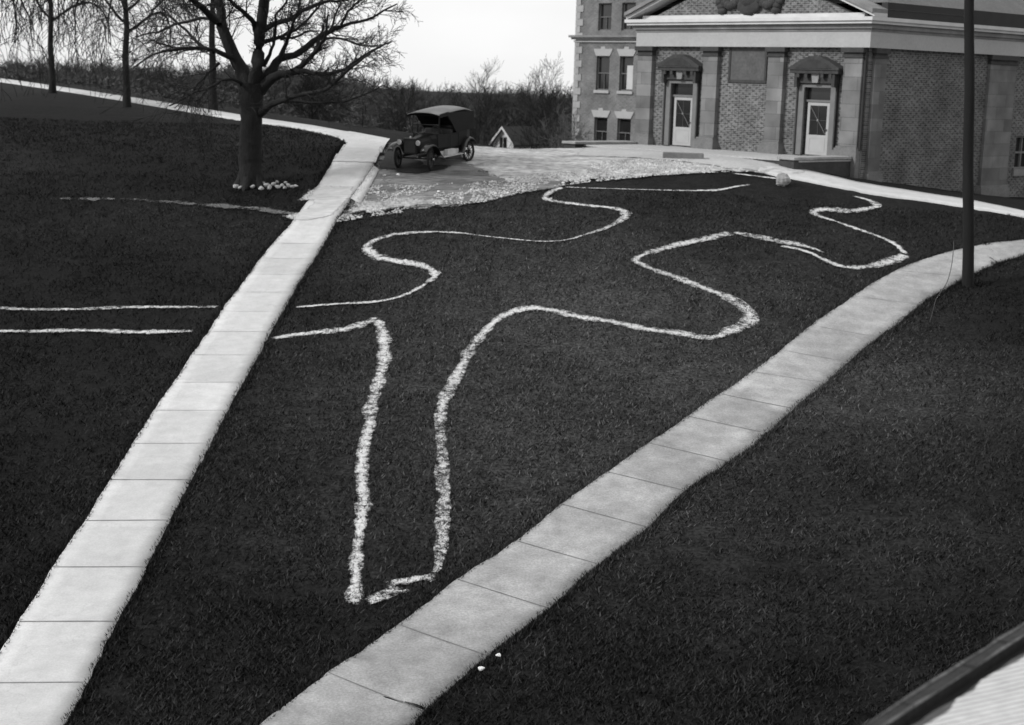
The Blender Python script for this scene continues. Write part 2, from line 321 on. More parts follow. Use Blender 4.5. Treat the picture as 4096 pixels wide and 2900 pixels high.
# --- left straight walk
LL = [(-190,2900),(77,2495),(209,2279),(340,2091),(441,1927),(532,1781),(616,1650),(695,1535),(765,1426),(833,1333),(900,1225),(964,1146),(1026,1058),(1093,976),(1170,890),(1251,780),(1283,731),(1333,649),(1385,576)]
LR = [(265,2900),(468,2495),(586,2279),(678,2091),(764,1927),(843,1781),(907,1650),(971,1535),(1035,1426),(1084,1333),(1134,1245),(1192,1140),(1251,1047),(1321,935),(1345,883),(1403,801),(1456,731),(1494,669),(1530,590)]
wl = cast(LL); wr = cast(LR)
cen = (wl+wr)/2; hw = np.linalg.norm(wr-wl, axis=1)/2
e0 = wl[0]-(wl[1]-wl[0])/np.linalg.norm(wl[1]-wl[0])*9; e1 = wr[0]-(wr[1]-wr[0])/np.linalg.norm(wr[1]-wr[0])*9
jl = [((-80,2741),(335,2741)),((77,2495),(468,2495)),((209,2279),(586,2279)),((340,2091),(678,2091)),((441,1927),(764,1927)),((532,1781),(843,1781)),((616,1650),(907,1650)),((695,1535),(971,1535)),((765,1426),(1035,1426)),((833,1333),(1084,1333)),((890,1250),(1130,1250)),((945,1174),(1168,1174)),((1000,1102),(1215,1102)),((1048,1038),(1255,1038)),((1100,978),(1290,978))]
path_l, EA, EB = path_strip('walkway', np.vstack([e0, wl]), np.vstack([e1, wr]), CONC, lift=.035, ragged=.017, joints=[tuple(cast([a, b])) for a, b in jl])
js = []
for k, (a, b) in enumerate(jl): js.append(tuple(cast([a, b])))
joint_mesh('walkway_joints', js[:5], .02, .045, mat('joint_soft', .20))
joint_mesh('walkway_faint_joints', js[5:], .014, .045, mat('joint_pale', .34))
# --- cross walk going off to the far left
cu = [(1425,537),(1397,532),(1251,505),(1046,476),(900,452)]; cl = [(1372,562),(1350,549),(1192,513),(1049,494),(900,472)]
CU = cast(cu); CL = cast(cl)
dirv = np.array([-.5385, .8426])
far = (CU[-1]+CL[-1])/2; hwid = 1.0; nv = np.array([.8426, .5385])
FU = [far+dirv*t+nv*hwid for t in (6, 14, 24, 36, 50)]; FL = [far+dirv*t-nv*hwid for t in (6, 14, 24, 36, 50)]
path_strip('cross_walkway', np.vstack([CL, FL]), np.vstack([CU, FU]), CONC, lift=.05, ragged=.03, ncross=8)
# side apron slab on the right of the walk
path_strip('apron_slab', cast([(1403,801),(1456,731),(1494,669)]), cast([(1440,822),(1483,745),(1516,684)]), CONC, lift=.06, ragged=.02, ncross=3)
# --- right curving walk
RLs = [(1050,2900),(1310,2703),(1593,2506),(1827,2325),(2064,2172),(2244,2023),(2427,1895),(2592,1781),(2752,1673),(2830,1612),(3009,1493),(3139,1392),(3241,1308),(3342,1240),(3438,1172),(3534,1113),(3647,1059),(3760,1020),(3851,998),(3964,977),(4096,963)]
RRs = [(1652,2900),(1694,2854),(1945,2634),(2189,2443),(2389,2267),(2589,2118),(2735,1972),(2911,1856),(3049,1750),(3150,1658),(3229,1590),(3308,1528),(3393,1452),(3486,1373),(3591,1296),(3670,1229),(3727,1189),(3851,1116),(3896,1096),(3992,1053),(4096,1022)]
wl = cast(RLs); wr = cast(RRs)
def ext(P, d, end): 
    u = P[end]-P[1 if end == 0 else -2]; u /= np.linalg.norm(u); return P[end]+u*d
a0, b0 = ext(wl, 8, 0), ext(wr, 8.5, 0); a1, b1 = ext(wl, 16, -1), ext(wr, 16, -1)
RA = np.vstack([a0, wl, a1]); RB = np.vstack([b0, wr, b1])
jr = [((1310,2703),(1694,2854)),((1593,2506),(1945,2634)),((1827,2325),(2189,2443)),((2064,2172),(2389,2267)),((2244,2023),(2589,2118)),((2427,1895),(2735,1972)),((2592,1781),(2911,1856)),((2752,1673),(3043,1737)),((2880,1582),(3170,1640)),((3009,1493),(3292,1536)),((3139,1408),(3388,1452)),((3269,1310),(3510,1354)),((3421,1190),(3680,1223)),((3591,1088),(3857,1110))]
path_strip('curving_walkway', catmull(RA, .5), catmull(RB, .5), CONC2, lift=.035, ragged=.022, joints=[tuple(cast([a, b])) for a, b in jr])
joint_mesh('curving_walkway_joints', [tuple(cast([a, b])) for a, b in jr[:9]], .016, .045)
joint_mesh('curving_walkway_faint_joints', [tuple(cast([a, b])) for a, b in jr[9:]], .012, .045, mat('joint_faint', .2))
# --- side walk leading to the hall terrace
su = [(3040,676),(3100,668),(3160,672),(3227,684),(3432,732),(3654,768),(3865,800),(4096,848)]; sw = [(3030,690),(3100,703),(3160,714),(3266,734),(3488,778),(3710,806),(3865,831),(4096,868)]
SU, SL = cast(su), cast(sw); SU = np.vstack([SU, ext(SU, 14, -1)]); SL = np.vstack([SL, ext(SL, 14, -1)])
path_strip('terrace_walkway', SL, SU, CONC, lift=.05, ragged=.03, ncross=5)

# --- patches of loose material laid over the ground (fine grid trimmed along an uneven outline)
def inside(P, poly):
    x, y = P[:, 0], P[:, 1]; n = len(poly); c = np.zeros(len(P), bool)
    for i in range(n):
        x0, y0 = poly[i]; x1, y1 = poly[(i+1) % n]
        c ^= ((y0 > y) != (y1 > y)) & (x < (x1-x0)*(y-y0)/(y1-y0+1e-12)+x0)
    return c
def sdist(P, poly):
    d = np.full(len(P), 1e9); n = len(poly)
    for i in range(n):
        a, b = poly[i], poly[(i+1) % n]; ab = b-a; t = np.clip(((P-a)@ab)/(ab@ab+1e-12), 0, 1); d = np.minimum(d, np.linalg.norm(P-(a+t[:, None]*ab), axis=1))
    return np.where(inside(P, poly), d, -d)
def patch(name, poly, m, lift, cell=.15, edge=.8, hole=0, seed=1, rough=.02, **k):
    lo, hi = poly.min(0)-.5, poly.max(0)+.5; xs = np.arange(lo[0], hi[0], cell); ys = np.arange(lo[1], hi[1], cell)
    X, Y = np.meshgrid(xs, ys); nxx = len(xs); V = np.stack([X.ravel(), Y.ravel()], 1)
    i = (np.arange(len(ys)-1)[:, None]*nxx+np.arange(nxx-1)[None]).ravel(); Cn = V[i]+cell/2
    s_ = sdist(Cn, poly); nz = vnoise(Cn, 1.1, seed)*.5+vnoise(Cn, 3.1, seed+1)*.3+vnoise(Cn, 8., seed+2)*.2
    keep = s_ > -edge*1.2
    Fq = np.stack([i, i+1, i+nxx+1, i+nxx], -1)[keep]; us, inv = np.unique(Fq, return_inverse=True)
    Vp = V[us]; Z = hz(Vp[:, 0], Vp[:, 1])+lift+NR.random(len(Vp))*rough; sv = sdist(Vp, poly)
    n1 = vnoise(Vp, 1.3, seed)*.6+vnoise(Vp, 3.3, seed+1)*.4; sq = sv/edge; dd = np.clip(np.where(sq < 0, sq*2.6, sq*1.1), -3.2, 1.7)+(n1-.5)*1.6-hole*1.5
    m2 = m.copy(); m2.name = name+'_surface'; soften(m2, 3.5, 11., 2.5, .8)
    return mesh_obj(name, np.column_stack([Vp, Z]), inv.reshape(-1, 4), m2, kind='structure', attr={'d': dd}, **k)
def slab_patch(name, poly, m, lift, cell=.07):
    lo, hi = poly.min(0), poly.max(0); xs = np.arange(lo[0]-.1, hi[0]+.1, cell); ys = np.arange(lo[1]-.1, hi[1]+.1, cell); X, Y = np.meshgrid(xs, ys); n_ = len(xs); V = np.stack([X.ravel(), Y.ravel()], 1)
    i = (np.arange(len(ys)-1)[:, None]*n_+np.arange(n_-1)[None]).ravel(); Fq = np.stack([i, i+1, i+n_+1, i+n_], -1)[inside(V[i]+cell/2, poly)]; us, inv = np.unique(Fq, return_inverse=True); Vp = V[us]
    return mesh_obj(name, np.column_stack([Vp, hz(Vp[:, 0], Vp[:, 1])+lift]), inv.reshape(-1, 4), m, kind='structure')
slab_patch('walkway_corner', cast([(1330,650),(1384,578),(1376,562),(1350,550),(1330,541),(1399,530),(1480,545),(1562,561),(1543,588),(1500,655)]), CONC, .056)
gp = [(1400,800),(1456,770),(1520,760),(1640,748),(1800,742),(1960,738),(2075,740),(2240,726),(2420,714),(2640,702),(2860,694),(3000,688),(3060,694)]
G1 = cast(gp)
G2 = np.array([[9.4,58.6],[7.5,62],[4,67],[3.2,64.6],[.8,62.4],[-2.3,61.6],[-3.9,61.4]])
patch('gravel_drive', np.vstack([cast([(1860,660),(1960,700),(2060,735)]), G1[7:], G2[:6]]), GRAVEL, .02, seed=3, edge=.6)
patch('dirt_shoulder', np.vstack([cast([(1345,885),(1460,850),(1640,838),(1800,826),(1935,806),(2080,775),(2260,742),(2240,715),(2000,700),(1900,645),(1700,640),(1540,600),(1500,660)])]), DIRT, .012, seed=5, edge=.9)
patch('gravel_edge', cast([(1345,890),(1430,858),(1640,842),(1790,828),(1790,800),(1600,790),(1430,810)]), mat('gravel_pale', .27, amp=.4, scale=1.2, fine=.5, fscale=6, bump=.8, bscale=10), .035, seed=9, edge=.35, hole=.30)
patch('forecourt', cast([(1300,343),(1450,336),(1600,348),(1720,358),(1790,368),(1850,384),(1790,391),(1700,388),(1640,381),(1560,368),(1450,358),(1300,351)], True), TERR, .04, seed=21, edge=.5)
patch('dark_patch', cast([(872,322),(896,322),(925,345),(950,372),(1010,374),(1000,384),(940,391),(880,388),(848,380),(862,352)], True), mat('dark_ground', .012, amp=.4, scale=2, fine=.5, fscale=12), .05, seed=31, edge=.35)  # very dark, soft-edged patch on the ground beside the car
patch('dirt_track', cast([(180,790),(500,790),(800,812),(1050,828),(1230,862),(1230,874),(1050,850),(800,828),(500,806),(180,802)]), mat('track_dirt', .10, amp=.3, scale=1.2, fine=.4, fscale=6), .012, seed=11, edge=.3, hole=.25)
patch('washed_soil', cast([(1195,792),(1225,760),(1290,745),(1420,752),(1400,800),(1340,870),(1290,880),(1160,890),(1120,868),(1210,850),(1240,815),(1170,812)]), mat('washed_soil', .42, amp=.12, scale=1.5, fine=.15, fscale=6, stretch=(.4, 1.5, 1)), .05, seed=13, edge=.25, hole=.30, rough=.004)

# ------------------------------------------------------------------ chalk outline on the lawn
CHALKS = soften(CHALK, 6., 40., .8, 2.2, thresh=.30)
def chalk(name, pix, width, label, dens=1.0, gaps=0.0, tail=None):
    P = catmull(cast(pix, True), .25); P = resample(P, .05); n = len(P); T = np.gradient(P, axis=0); T /= np.linalg.norm(T, axis=1)[:, None]+1e-9
    Nn = np.stack([-T[:, 1], T[:, 0]], 1); Wd = np.interp(np.arange(n), np.linspace(0, n-1, len(width)), width)
    drift = np.interp(np.arange(n), np.arange(0, n+30, 16), NR.normal(size=len(np.arange(0, n+30, 16)))*.018)
    strength = np.interp(np.arange(n), np.arange(0, n+60, 9), np.clip(NR.normal(.80-np.interp(np.linspace(0, 1, len(np.arange(0, n+60, 9))), np.linspace(0, 1, len(np.atleast_1d(gaps))), np.atleast_1d(gaps)), .36, len(np.arange(0, n+60, 9))), .1, 1.4))
    lat = np.linspace(-1, 1, 9); wj = np.interp(np.arange(n), np.arange(0, n+60, 7), np.clip(NR.normal(1, .20, len(np.arange(0, n+60, 7))), .45, 1.7)); wv = Wd*.76*wj; c = P[:, None]+Nn[:, None]*(lat[None, :, None]*wv[:, None, None]+drift[:, None, None]); Z = hz(c[..., 0], c[..., 1])+.012+NR.random(c.shape[:2])*.012
    endf = np.clip(np.minimum(np.arange(n), np.arange(n)[::-1])*.04/.12, 0, 1)
    dd = (strength*1.0*dens)[:, None]*(1.15-np.abs(lat)[None]**1.2*1.9); dd = np.where(dd > 0, dd*endf[:, None]-(1-endf[:, None])*.9, dd-(1-endf[:, None])*.9)
    dd[:, 0] = dd[:, -1] = -1.6
    i = (np.arange(n-1)[:, None]*9+np.arange(8)[None]).ravel()
    return mesh_obj(name, np.concatenate([c, Z[..., None]], -1), np.stack([i, i+1, i+10, i+9], -1), CHALKS, label=label, cat='chalk line', group='chalk outlines drawn on the lawn', attr={'d': dd.ravel()})
chalk('chalk_line', [(-60,690),(120,695),(300,690),(495,688)], [.16,.18,.2,.15], 'upper of the two faint chalk lines on the grass left of the straight walkway', gaps=.3)
chalk('chalk_line', [(-60,745),(60,744),(180,743),(330,746),(440,742)], [.26,.26,.24,.2], 'lower and bolder chalk line on the grass left of the straight walkway')
chalk('chalk_line', [(660,689),(760,682),(850,676),(905,662),(950,640),(978,618),(965,603),(920,591),(860,580),(828,568),(820,555),(838,540),(880,527),(960,521),(1040,523),(1110,533),(1200,541),(1270,538),(1330,522),(1385,498),(1403,483),(1395,473),(1360,466),(1300,459),(1240,451),(1219,444),(1235,430),(1262,421)], [.12,.16,.17,.26,.40,.30,.26,.12,.06,.06,.12,.24,.26,.26,.22], 'winding chalk line with two bends, just right of the straight walkway', dens=1.1, gaps=[.05, 0, -.1, -.1, -.05, .35, .45, .1, 0, 0])
chalk('chalk_line', [(1262,421),(1340,423),(1420,425),(1500,428),(1600,428),(1650,419),(1682,415)], [.07,.06,.07,.2,.08], 'thin shallow chalk line at the top of the lawn below the gravel', gaps=.15)
chalk('chalk_line', [(1640,389),(1690,395),(1745,402)], [.12,.16,.2], 'short chalk stroke ending at the pale boulder')
chalk('chalk_line', [(605,760),(690,749),(780,738),(830,718),(846,712)], [.22,.28,.34,.28], 'chalk line rising rightward from the straight walkway to the top of the long downstroke')
chalk('chalk_line', [(846,716),(858,750),(862,790),(850,850),(832,910),(820,980),(810,1060),(812,1130),(808,1200),(798,1270),(795,1358)], [.2,.26,.30,.26,.26,.24,.22,.25,.22,.24], 'long thick chalk stroke running down the left side of the outlined leg', dens=1.15)
chalk('chalk_line', [(865,1314),(905,1305),(945,1296),(978,1296)], [.16,.26,.36], 'short chalk stroke at the foot of the outlined leg beside the curving walkway')
chalk('chalk_line', [(815,1355),(860,1335),(905,1318)], [.3,.34,.4], 'very faint smudge of chalk below the foot stroke', gaps=1.05)
chalk('chalk_line', [(976,1288),(984,1262),(990,1200),(993,1130),(990,1060),(990,990),(988,915),(1005,880),(1030,830),(1058,780),(1090,740),(1130,708),(1175,693),(1230,696),(1300,712),(1370,722),(1440,738),(1520,748),(1592,758),(1640,742),(1685,718),(1668,692),(1630,668),(1560,640),(1490,615),(1432,592),(1424,580),(1470,562),(1560,540),(1640,522)], [.16,.24,.23,.22,.24,.22,.28,.22,.22,.27,.3,.28,.26,.3,.3,.34,.36,.32,.26,.22,.26,.3,.3], 'longest chalk line, from the leg foot around the big bend beside the curving walkway', dens=1.05, gaps=[.2, .22, .26, .22, .05, -.05, .0, .05, .1, .05, .15, .1])
chalk('chalk_line', [(1640,522),(1700,532),(1745,541),(1790,549),(1825,558),(1852,569)], [.26,.3,.32,.26,.06], 'upper straight chalk stroke sloping down to the right between two bends on the right lawn')
chalk('chalk_line', [(1742,552),(1780,557),(1815,567),(1845,582),(1880,597),(1910,601),(1960,596),(2000,584),(2030,571)], [.12,.2,.26,.26,.32,.34,.28], 'chalk line overlapping the stroke above it and curving to a point near the curving walkway')
chalk('chalk_line', [(2030,571),(2000,545),(1950,525),(1880,500),(1830,483),(1822,474),(1850,469),(1910,475),(1950,467),(1965,461),(1945,449),(1910,440)], [.18,.2,.16,.16,.24,.34,.3,.24,.14], 'chalk line with a curl at its end in the right part of the lawn')

# ------------------------------------------------------------------ grass: tufts over the near lawn and along the walkway edges
def tufts(name, Pc, h, spread, m):
    n = len(Pc); Z = hz(Pc[:, 0], Pc[:, 1]); V = []; 
    a = NR.random(n)*6.28; hh = h*(.5+NR.random(n)); le = NR.random(n)*6.28; wv = .007+.014*NR.random(n)
    b0 = np.stack([Pc[:, 0]-np.cos(a)*wv, Pc[:, 1]-np.sin(a)*wv, Z-.02], 1); b1 = np.stack([Pc[:, 0]+np.cos(a)*wv, Pc[:, 1]+np.sin(a)*wv, Z-.02], 1)
    tp = np.stack([Pc[:, 0]+np.cos(le)*hh*spread, Pc[:, 1]+np.sin(le)*hh*spread, Z+hh], 1)
    V = np.stack([b0, b1, tp], 1).reshape(-1, 3)
    return mesh_obj(name, V, np.arange(len(V)).reshape(-1, 3), m, kind='stuff', attr={'toned': np.repeat(np.clip(grass_tone(Pc)*(.5+1.5*NR.random(n)**3), .12, 2.2), 3)})
LPOLY = np.vstack([EA, EB[::-1]]); RPOLY = np.vstack([catmull(RA, .5), catmull(RB, .5)[::-1]])
yy = 18+(NR.random(700000)**1.35)*50; xx = (NR.random(700000)*2-1)*(yy*.44+2)
KEEP = np.vstack([cast([(1150,905),(1345,893),(1640,852),(1935,815),(2260,745),(2640,706),(3000,690),(3227,690),(4096,868)]), np.array([[30, 75], [-12, 75]])])
PP = np.stack([xx, yy], 1); cl_ = vnoise(PP, .8, 41)*.5+vnoise(PP, 3.5, 42)*.5
PP = PP[cl_+NR.random(len(PP))*.55 > .66]
PP = PP[~inside(PP, LPOLY[::6]) & ~inside(PP, RPOLY)]
PP = PP[(PP[:, 0] < -9.8-.64*(PP[:, 1]-68)) & (PP[:, 0] < -4.5) & (PP[:, 1] > 44) | (PP[:, 1] < 44) | ((PP[:, 0] > -6.5) & (PP[:, 1] < 53) & ~inside(PP, KEEP))]
tufts('grass', PP, .055, 1.3, BLADE)
ed = []
for P_, sg in ((EA, -1), (EB, 1), (catmull(RA, .5), -1), (catmull(RB, .5), 1)):
    Q_ = resample(P_, .012); Tn = np.gradient(Q_, axis=0); Tn /= np.linalg.norm(Tn, axis=1)[:, None]; Nn = np.stack([Tn[:, 1], -Tn[:, 0]], 1)*sg
    for _ in range(3):
        wob = np.interp(np.arange(len(Q_)), np.arange(0, len(Q_)+60, 25), NR.normal(size=len(np.arange(0, len(Q_)+60, 25)))*.022)
        ed.append(Q_+Nn*(np.abs(NR.normal(size=len(Q_)))*.10-.022+wob)[:, None])
ED = np.vstack(ed); ED = ED[(ED[:, 1] < 62) & (ED[:, 1] > 16)]
tufts('edge_grass', ED, .07, .8, BLADE)

# ------------------------------------------------------------------ rocks
def rock(name, x, y, sz, m, seed, **k):
    r = np.random.default_rng(seed); V = []; Fc = []; nu, nv_ = 9, 6; z0 = hz1(x, y)
    ax = np.array(sz)*(.9+.2*r.random(3)); pl = r.normal(size=(11, 3)); pl /= np.linalg.norm(pl, axis=1)[:, None]
    for i in range(nv_+1):
        for j in range(nu):
            th = math.pi*i/nv_; ph = 2*math.pi*j/nu; d = np.array([math.sin(th)*math.cos(ph), math.sin(th)*math.sin(ph), math.cos(th)])
            rr = min([1.]+[(.66/max(1e-3, p@d)) for p in pl if p@d > .66])*(.94+.12*r.random()); V.append(d*rr*ax)
    for i in range(nv_):
        for j in range(nu): Fc.append((i*nu+j, (i+1)*nu+j, (i+1)*nu+(j+1) % nu, i*nu+(j+1) % nu))
    o = mesh_obj(name, V, Fc, m, smooth=False, **k); o.location = (x, y, z0+ax[2]*.45); o.rotation_euler = (0, 0, r.random()*6.28); return o
b_ = cast([(1753, 417)], True)[0]
bo = rock('boulder', b_[0], b_[1]+.15, (.31, .27, .29), BOUL, 5, label='pale squarish boulder standing on the grass at the upper end of the lawn', cat='boulder')
STn = [(528,421,.11),(538,423,.08),(556,420,.11),(566,421,.10),(577,418,.09),(585,424,.10),(597,418,.10),(604,423,.11),(613,416,.09),(622,421,.10),(632,417,.10),(638,423,.08),(646,418,.09),(655,421,.09),(663,419,.08),(590,413,.08),(571,413,.07),(620,411,.08),(640,411,.07)]
ORD = ['leftmost pale','second from left pale','third from left pale','fourth from left pale','fifth from left pale','sixth from left pale','seventh from left pale','eighth from left pale','ninth from left pale','middle pale','ninth from right pale','eighth from right pale','seventh from right pale','sixth from right pale','fifth from right pale','fourth from right pale','third from right pale','second from right pale','rightmost pale']
desc = ['leftmost pale stone of the row at the foot of the big bare tree','second pale stone from the left in the row at the foot of the tree','bright stone just left of the trunk foot','bright stone directly before the trunk foot','pale stone touching the right side of the trunk foot']
for k, (x, y, s_) in enumerate(STn):
    p = cast([(x, y)], True)[0]
    rock('stone', p[0], p[1], (s_*1.2, s_, s_*.9), ROCK, 50+k, label=ORD[sorted(range(len(STn)), key=lambda q: STn[q][0]).index(k)]+' stone in the heap at the foot of the big bare tree', cat='stone', group='stones heaped at the foot of the big tree')
for k, (x, y, s_, lb) in enumerate([(862,395,.07,'small white stone on dirt below the front of the old car, left of the others'),(893,394,.08,'small white stone on dirt directly below the front wheels of the car'),(983,432,.085,'single bright stone on the gravel edge of the lawn below the car'),(1235,446,.05,'tiny white stone on the grass beside the left end of the top chalk line'),(1262,412,.07,'small stone at the lawn edge above the top chalk line'),(958,453,.05,'tiny pale stone on the dark grass right of the pale gravel strip'),(1117,1472,.05,'small white stone on the grass right beside the curving walkway, the farther of two'),(1078,1501,.06,'small white stone on the grass right beside the curving walkway, the nearer of two')]):
    p = cast([(x, y)], True)[0]
    rock('stone', p[0], p[1], (s_*1.2, s_, s_*.7), mat('white_stone', .6, amp=.2), 90+k, label=lb, cat='stone')
# loose pebbles and clods over the gravel edge
pb = Tubes(); 
gpoly = cast([(1345,892),(1640,850),(1935,812),(2260,745),(2640,706),(3000,690),(2900,655),(2500,640),(2200,690),(2000,730),(1700,745),(1480,745)])
cc = NR.random((90000, 2))*(gpoly.max(0)-gpoly.min(0))+gpoly.min(0); cc = cc[inside(cc, gpoly)]; cc = cc[vnoise(cc, .9, 77)*.6+vnoise(cc, 3, 78)*.4 > .42][:9000]
zz = hz(cc[:, 0], cc[:, 1])+.03; sz = .012+.05*NR.random(len(cc))**3
oc = np.array([[1,0,0],[0,1,0],[-1,0,0],[0,-1,0],[0,0,1]], float); tri = np.array([[0,1,4],[1,2,4],[2,3,4],[3,0,4]])
Vp = (np.column_stack([cc, zz])[:, None]+oc[None]*sz[:, None, None]*(.7+.6*NR.random((len(cc), 5, 1)))).reshape(-1, 3)
mesh_obj('pebbles', Vp, (tri[None]+np.arange(len(cc))[:, None, None]*5).reshape(-1, 3), mat('pebble', .34, amp=.5, scale=1.5, fine=.6, fscale=9), kind='stuff')

# ------------------------------------------------------------------ HALL (brick hall with pediment); local x along the facade, y inward, z up from the terrace level
A0 = np.array([5.55, 69.0]); R0 = np.array([13.44, 60.0]); ALEN = float(np.linalg.norm(R0-A0)); ex = (R0-A0)/ALEN; AANG = math.atan2(ex[1], ex[0]); ZT = 7.32
hall = empty('brick_hall', (A0[0], A0[1], ZT), AANG, label='low brick hall with pediment, stone pilasters and two white doors at the upper right', cat='building')
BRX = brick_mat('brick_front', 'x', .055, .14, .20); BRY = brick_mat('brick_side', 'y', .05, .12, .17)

ZE, ZF, ZC, DEP, BOT = 4.25, 5.15, 5.40, 24., -3.2
XL, XR = -.15, 12.0                                  # ends of the brick body
DOORS = (2.36, 9.70)
m = MB(); dz = 2.80; dw = .66
xs = [XL]+[q for d in DOORS for q in (d-dw, d+dw)]+[XR]
for a, b in ((xs[0], xs[1]), (xs[2], xs[3]), (xs[4], xs[5])): m.box((a, 0, BOT), (b, .4, ZE))
for d in DOORS: m.box((d-dw, .002, dz), (d+dw, .4, ZE)); m.box((d-dw, .002, BOT), (d+dw, .4, -.02))
m.build('front_wall', BRX, hall)
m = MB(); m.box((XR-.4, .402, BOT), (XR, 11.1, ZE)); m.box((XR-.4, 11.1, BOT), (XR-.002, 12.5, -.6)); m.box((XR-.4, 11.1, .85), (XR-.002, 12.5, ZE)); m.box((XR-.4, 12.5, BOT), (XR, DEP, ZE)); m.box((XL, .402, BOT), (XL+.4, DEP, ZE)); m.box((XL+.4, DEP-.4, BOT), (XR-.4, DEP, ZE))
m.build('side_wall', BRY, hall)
wn = MB().box((XR-.3, 11.1, -.6), (XR-.22, 12.5, .85)).build('window', GLASS, hall)
q = MB(); 
for y in (11.1, 11.75, 12.42): q.box((XR-.22, y, -.6), (XR-.12, y+.08, .85))
for z in (-.6, .08, .77): q.box((XR-.219, 11.1, z), (XR-.125, 12.5, z+.08))
q.build('window_frame', FRAME, wn); MB().box((XR-.2, 11.0, -.9), (XR+.08, 12.6, -.602)).build('sill', STONE, wn)
PILM = course_mat('pilaster_stone', 'x', .105, .18, .08)
def pilaster(x0, x1, y0, y1, px0, px1, base=-.1, light=None):
    m = MB(); m.box((x0, y0, .44), (x1, y1, 3.86)); p = m.build('pilaster', PILM, hall); bevel(p, .015)
    b = MB(); b.box((px0, y0-.16, base), (px1, y1+.002, .28)); b.box((px0+.05, y0-.10, .28), (px1-.05, y1+.001, .36)); b.box((px0+.1, y0-.055, .36), (px1-.1, y1+.001, .44)); b.build('base', BASEST, p)
    c = MB(); c.box((x0-.05, y0-.05, 3.86), (x1+.05, y1+.001, 3.93)); c.box((x0-.01, y0-.012, 3.93), (x1+.01, y1+.001, 4.06)); c.box((x0-.10, y0-.11, 4.06), (x1+.10, y1+.001, 4.248)); c.build('capital', STONED, p)
for a, b, pa, pb_ in ((-.28, .60, -.36, .74), (3.62, 4.44, 3.40, 4.55), (7.18, 8.0, 7.02, 8.12), (10.98, 11.86, 10.80, 11.98)): pilaster(a, b, -.22, 0, pa, pb_, base=-.1 if a < 10 else -1.9)
# side pilasters and corner strip
def side_pil(y0, y1, zb, m_):
    p = MB().box((XR, y0, zb+.5), (XR+.14, y1, 3.86)).build('side_pilaster', m_, hall); bevel(p, .012)
    MB().box((XR, y0-.1, BOT), (XR+.26, y1+.1, zb+.38)).box((XR, y0-.05, zb+.38), (XR+.2, y1+.05, zb+.5)).build('base', BASEST, p)
    MB().box((XR, y0-.04, 3.86), (XR+.18, y1+.04, 3.95)).box((XR, y0-.08, 4.05), (XR+.24, y1+.08, 4.248)).box((XR, y0, 3.95), (XR+.15, y1, 4.05)).build('capital', STONED, p)
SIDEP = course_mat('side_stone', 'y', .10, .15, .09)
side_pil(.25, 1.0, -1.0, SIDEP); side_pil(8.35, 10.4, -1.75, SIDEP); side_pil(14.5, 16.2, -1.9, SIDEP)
# entablature: frieze, moulding, cornice
m = MB(); m.box((XL-.22, -.26, ZE), (XR+.2, DEP, ZE+.62)); fz = m.build('frieze', STONEL, hall)
m = MB(); m.box((XL-.26, -.30, ZE+.62), (XR+.24, DEP, ZE+.72)); m.box((XL-.33, -.38, ZE+.72), (XR+.31, DEP, ZE+.90)); m.build('moulding', STONE, hall)
m = MB(); m.box((XL-.56, -.56, ZF), (XR+.42, DEP+.3, ZF+.11)); m.box((XL-.64, -.64, ZF+.11), (XR+.5, DEP+.3, ZC)); m.build('cornice', mat('cornice_stone', .48, amp=.12, scale=1.5), hall)
# pediment
PX0, PX1, AP = XL-.64, XR+.5, (XL+XR)/2; RISE = 2.55
m = MB(); m.prism([(PX0+1.0, ZC), (PX1-1.0, ZC), (AP, ZC+RISE-.42)], -.12, .3); m.build('pediment_wall', BRX, hall)
m = MB(); m.box((PX0+.7, -.20, ZC), (PX1-.7, .0, ZC+.17)); m.build('pediment_ledge', mat('cornice_stone', .48), hall)
def rake(x0, z0, x1, z1, t0, t1, ya, yb, m_, nm):
    MB().prism([(x0, z0+t0), (x1, z1+t0), (x1, z1+t1), (x0, z0+t1)], ya, yb).build(nm, m_, hall)
for sx, xa in ((1, PX0), (-1, PX1)):
    rake(xa, ZC+.002, AP, ZC+RISE, .0, .14, -.54, .3, mat('cornice_stone', .48), 'raking_cornice')
    rake(xa, ZC+.002, AP, ZC+RISE, .141, .30, -.68, .3, STONE, 'raking_moulding')
# dark carved wreath with two hanging ribbons
o = Tubes(); cx_, cz_ = AP+.05, ZC+.62; Rw = np.random.default_rng(4)
def blob(x, z, rx, rz_, ry=.16):
    u = np.linspace(0, math.pi, 8); V = []
    for a in u:
        for b in np.arange(10)*2*math.pi/10: V.append((x+rx*math.sin(a)*math.cos(b)*(1+.1*Rw.normal()), -.18+ry*math.cos(a), z+rz_*math.sin(a)*math.sin(b)*(1+.1*Rw.normal())))
    i_ = np.arange(7)[:, None]*10; j_ = np.arange(10)[None]; k_ = (j_+1) % 10; o.raw(np.array(V), np.stack([i_+j_, i_+k_, i_+k_+10, i_+j_+10], -1).reshape(-1, 4))
blob(cx_, cz_, .72, .50); blob(cx_, cz_+.2, .5, .42, .24)
for sg in (-1, 1):
    for q in np.linspace(0, 1, 7): blob(cx_+sg*(.6+q*.85), cz_+.12-.25*math.sin(q*3.0)+.1*q, .22, .2)
    for q in np.linspace(0, 1, 4): blob(cx_+sg*(1.52+.08*math.sin(q*5)), cz_+.25-q*.55, .22, .17)
V, Fc = o.arrays(); mesh_obj('carved_wreath', V, Fc, STONED, hall, True)
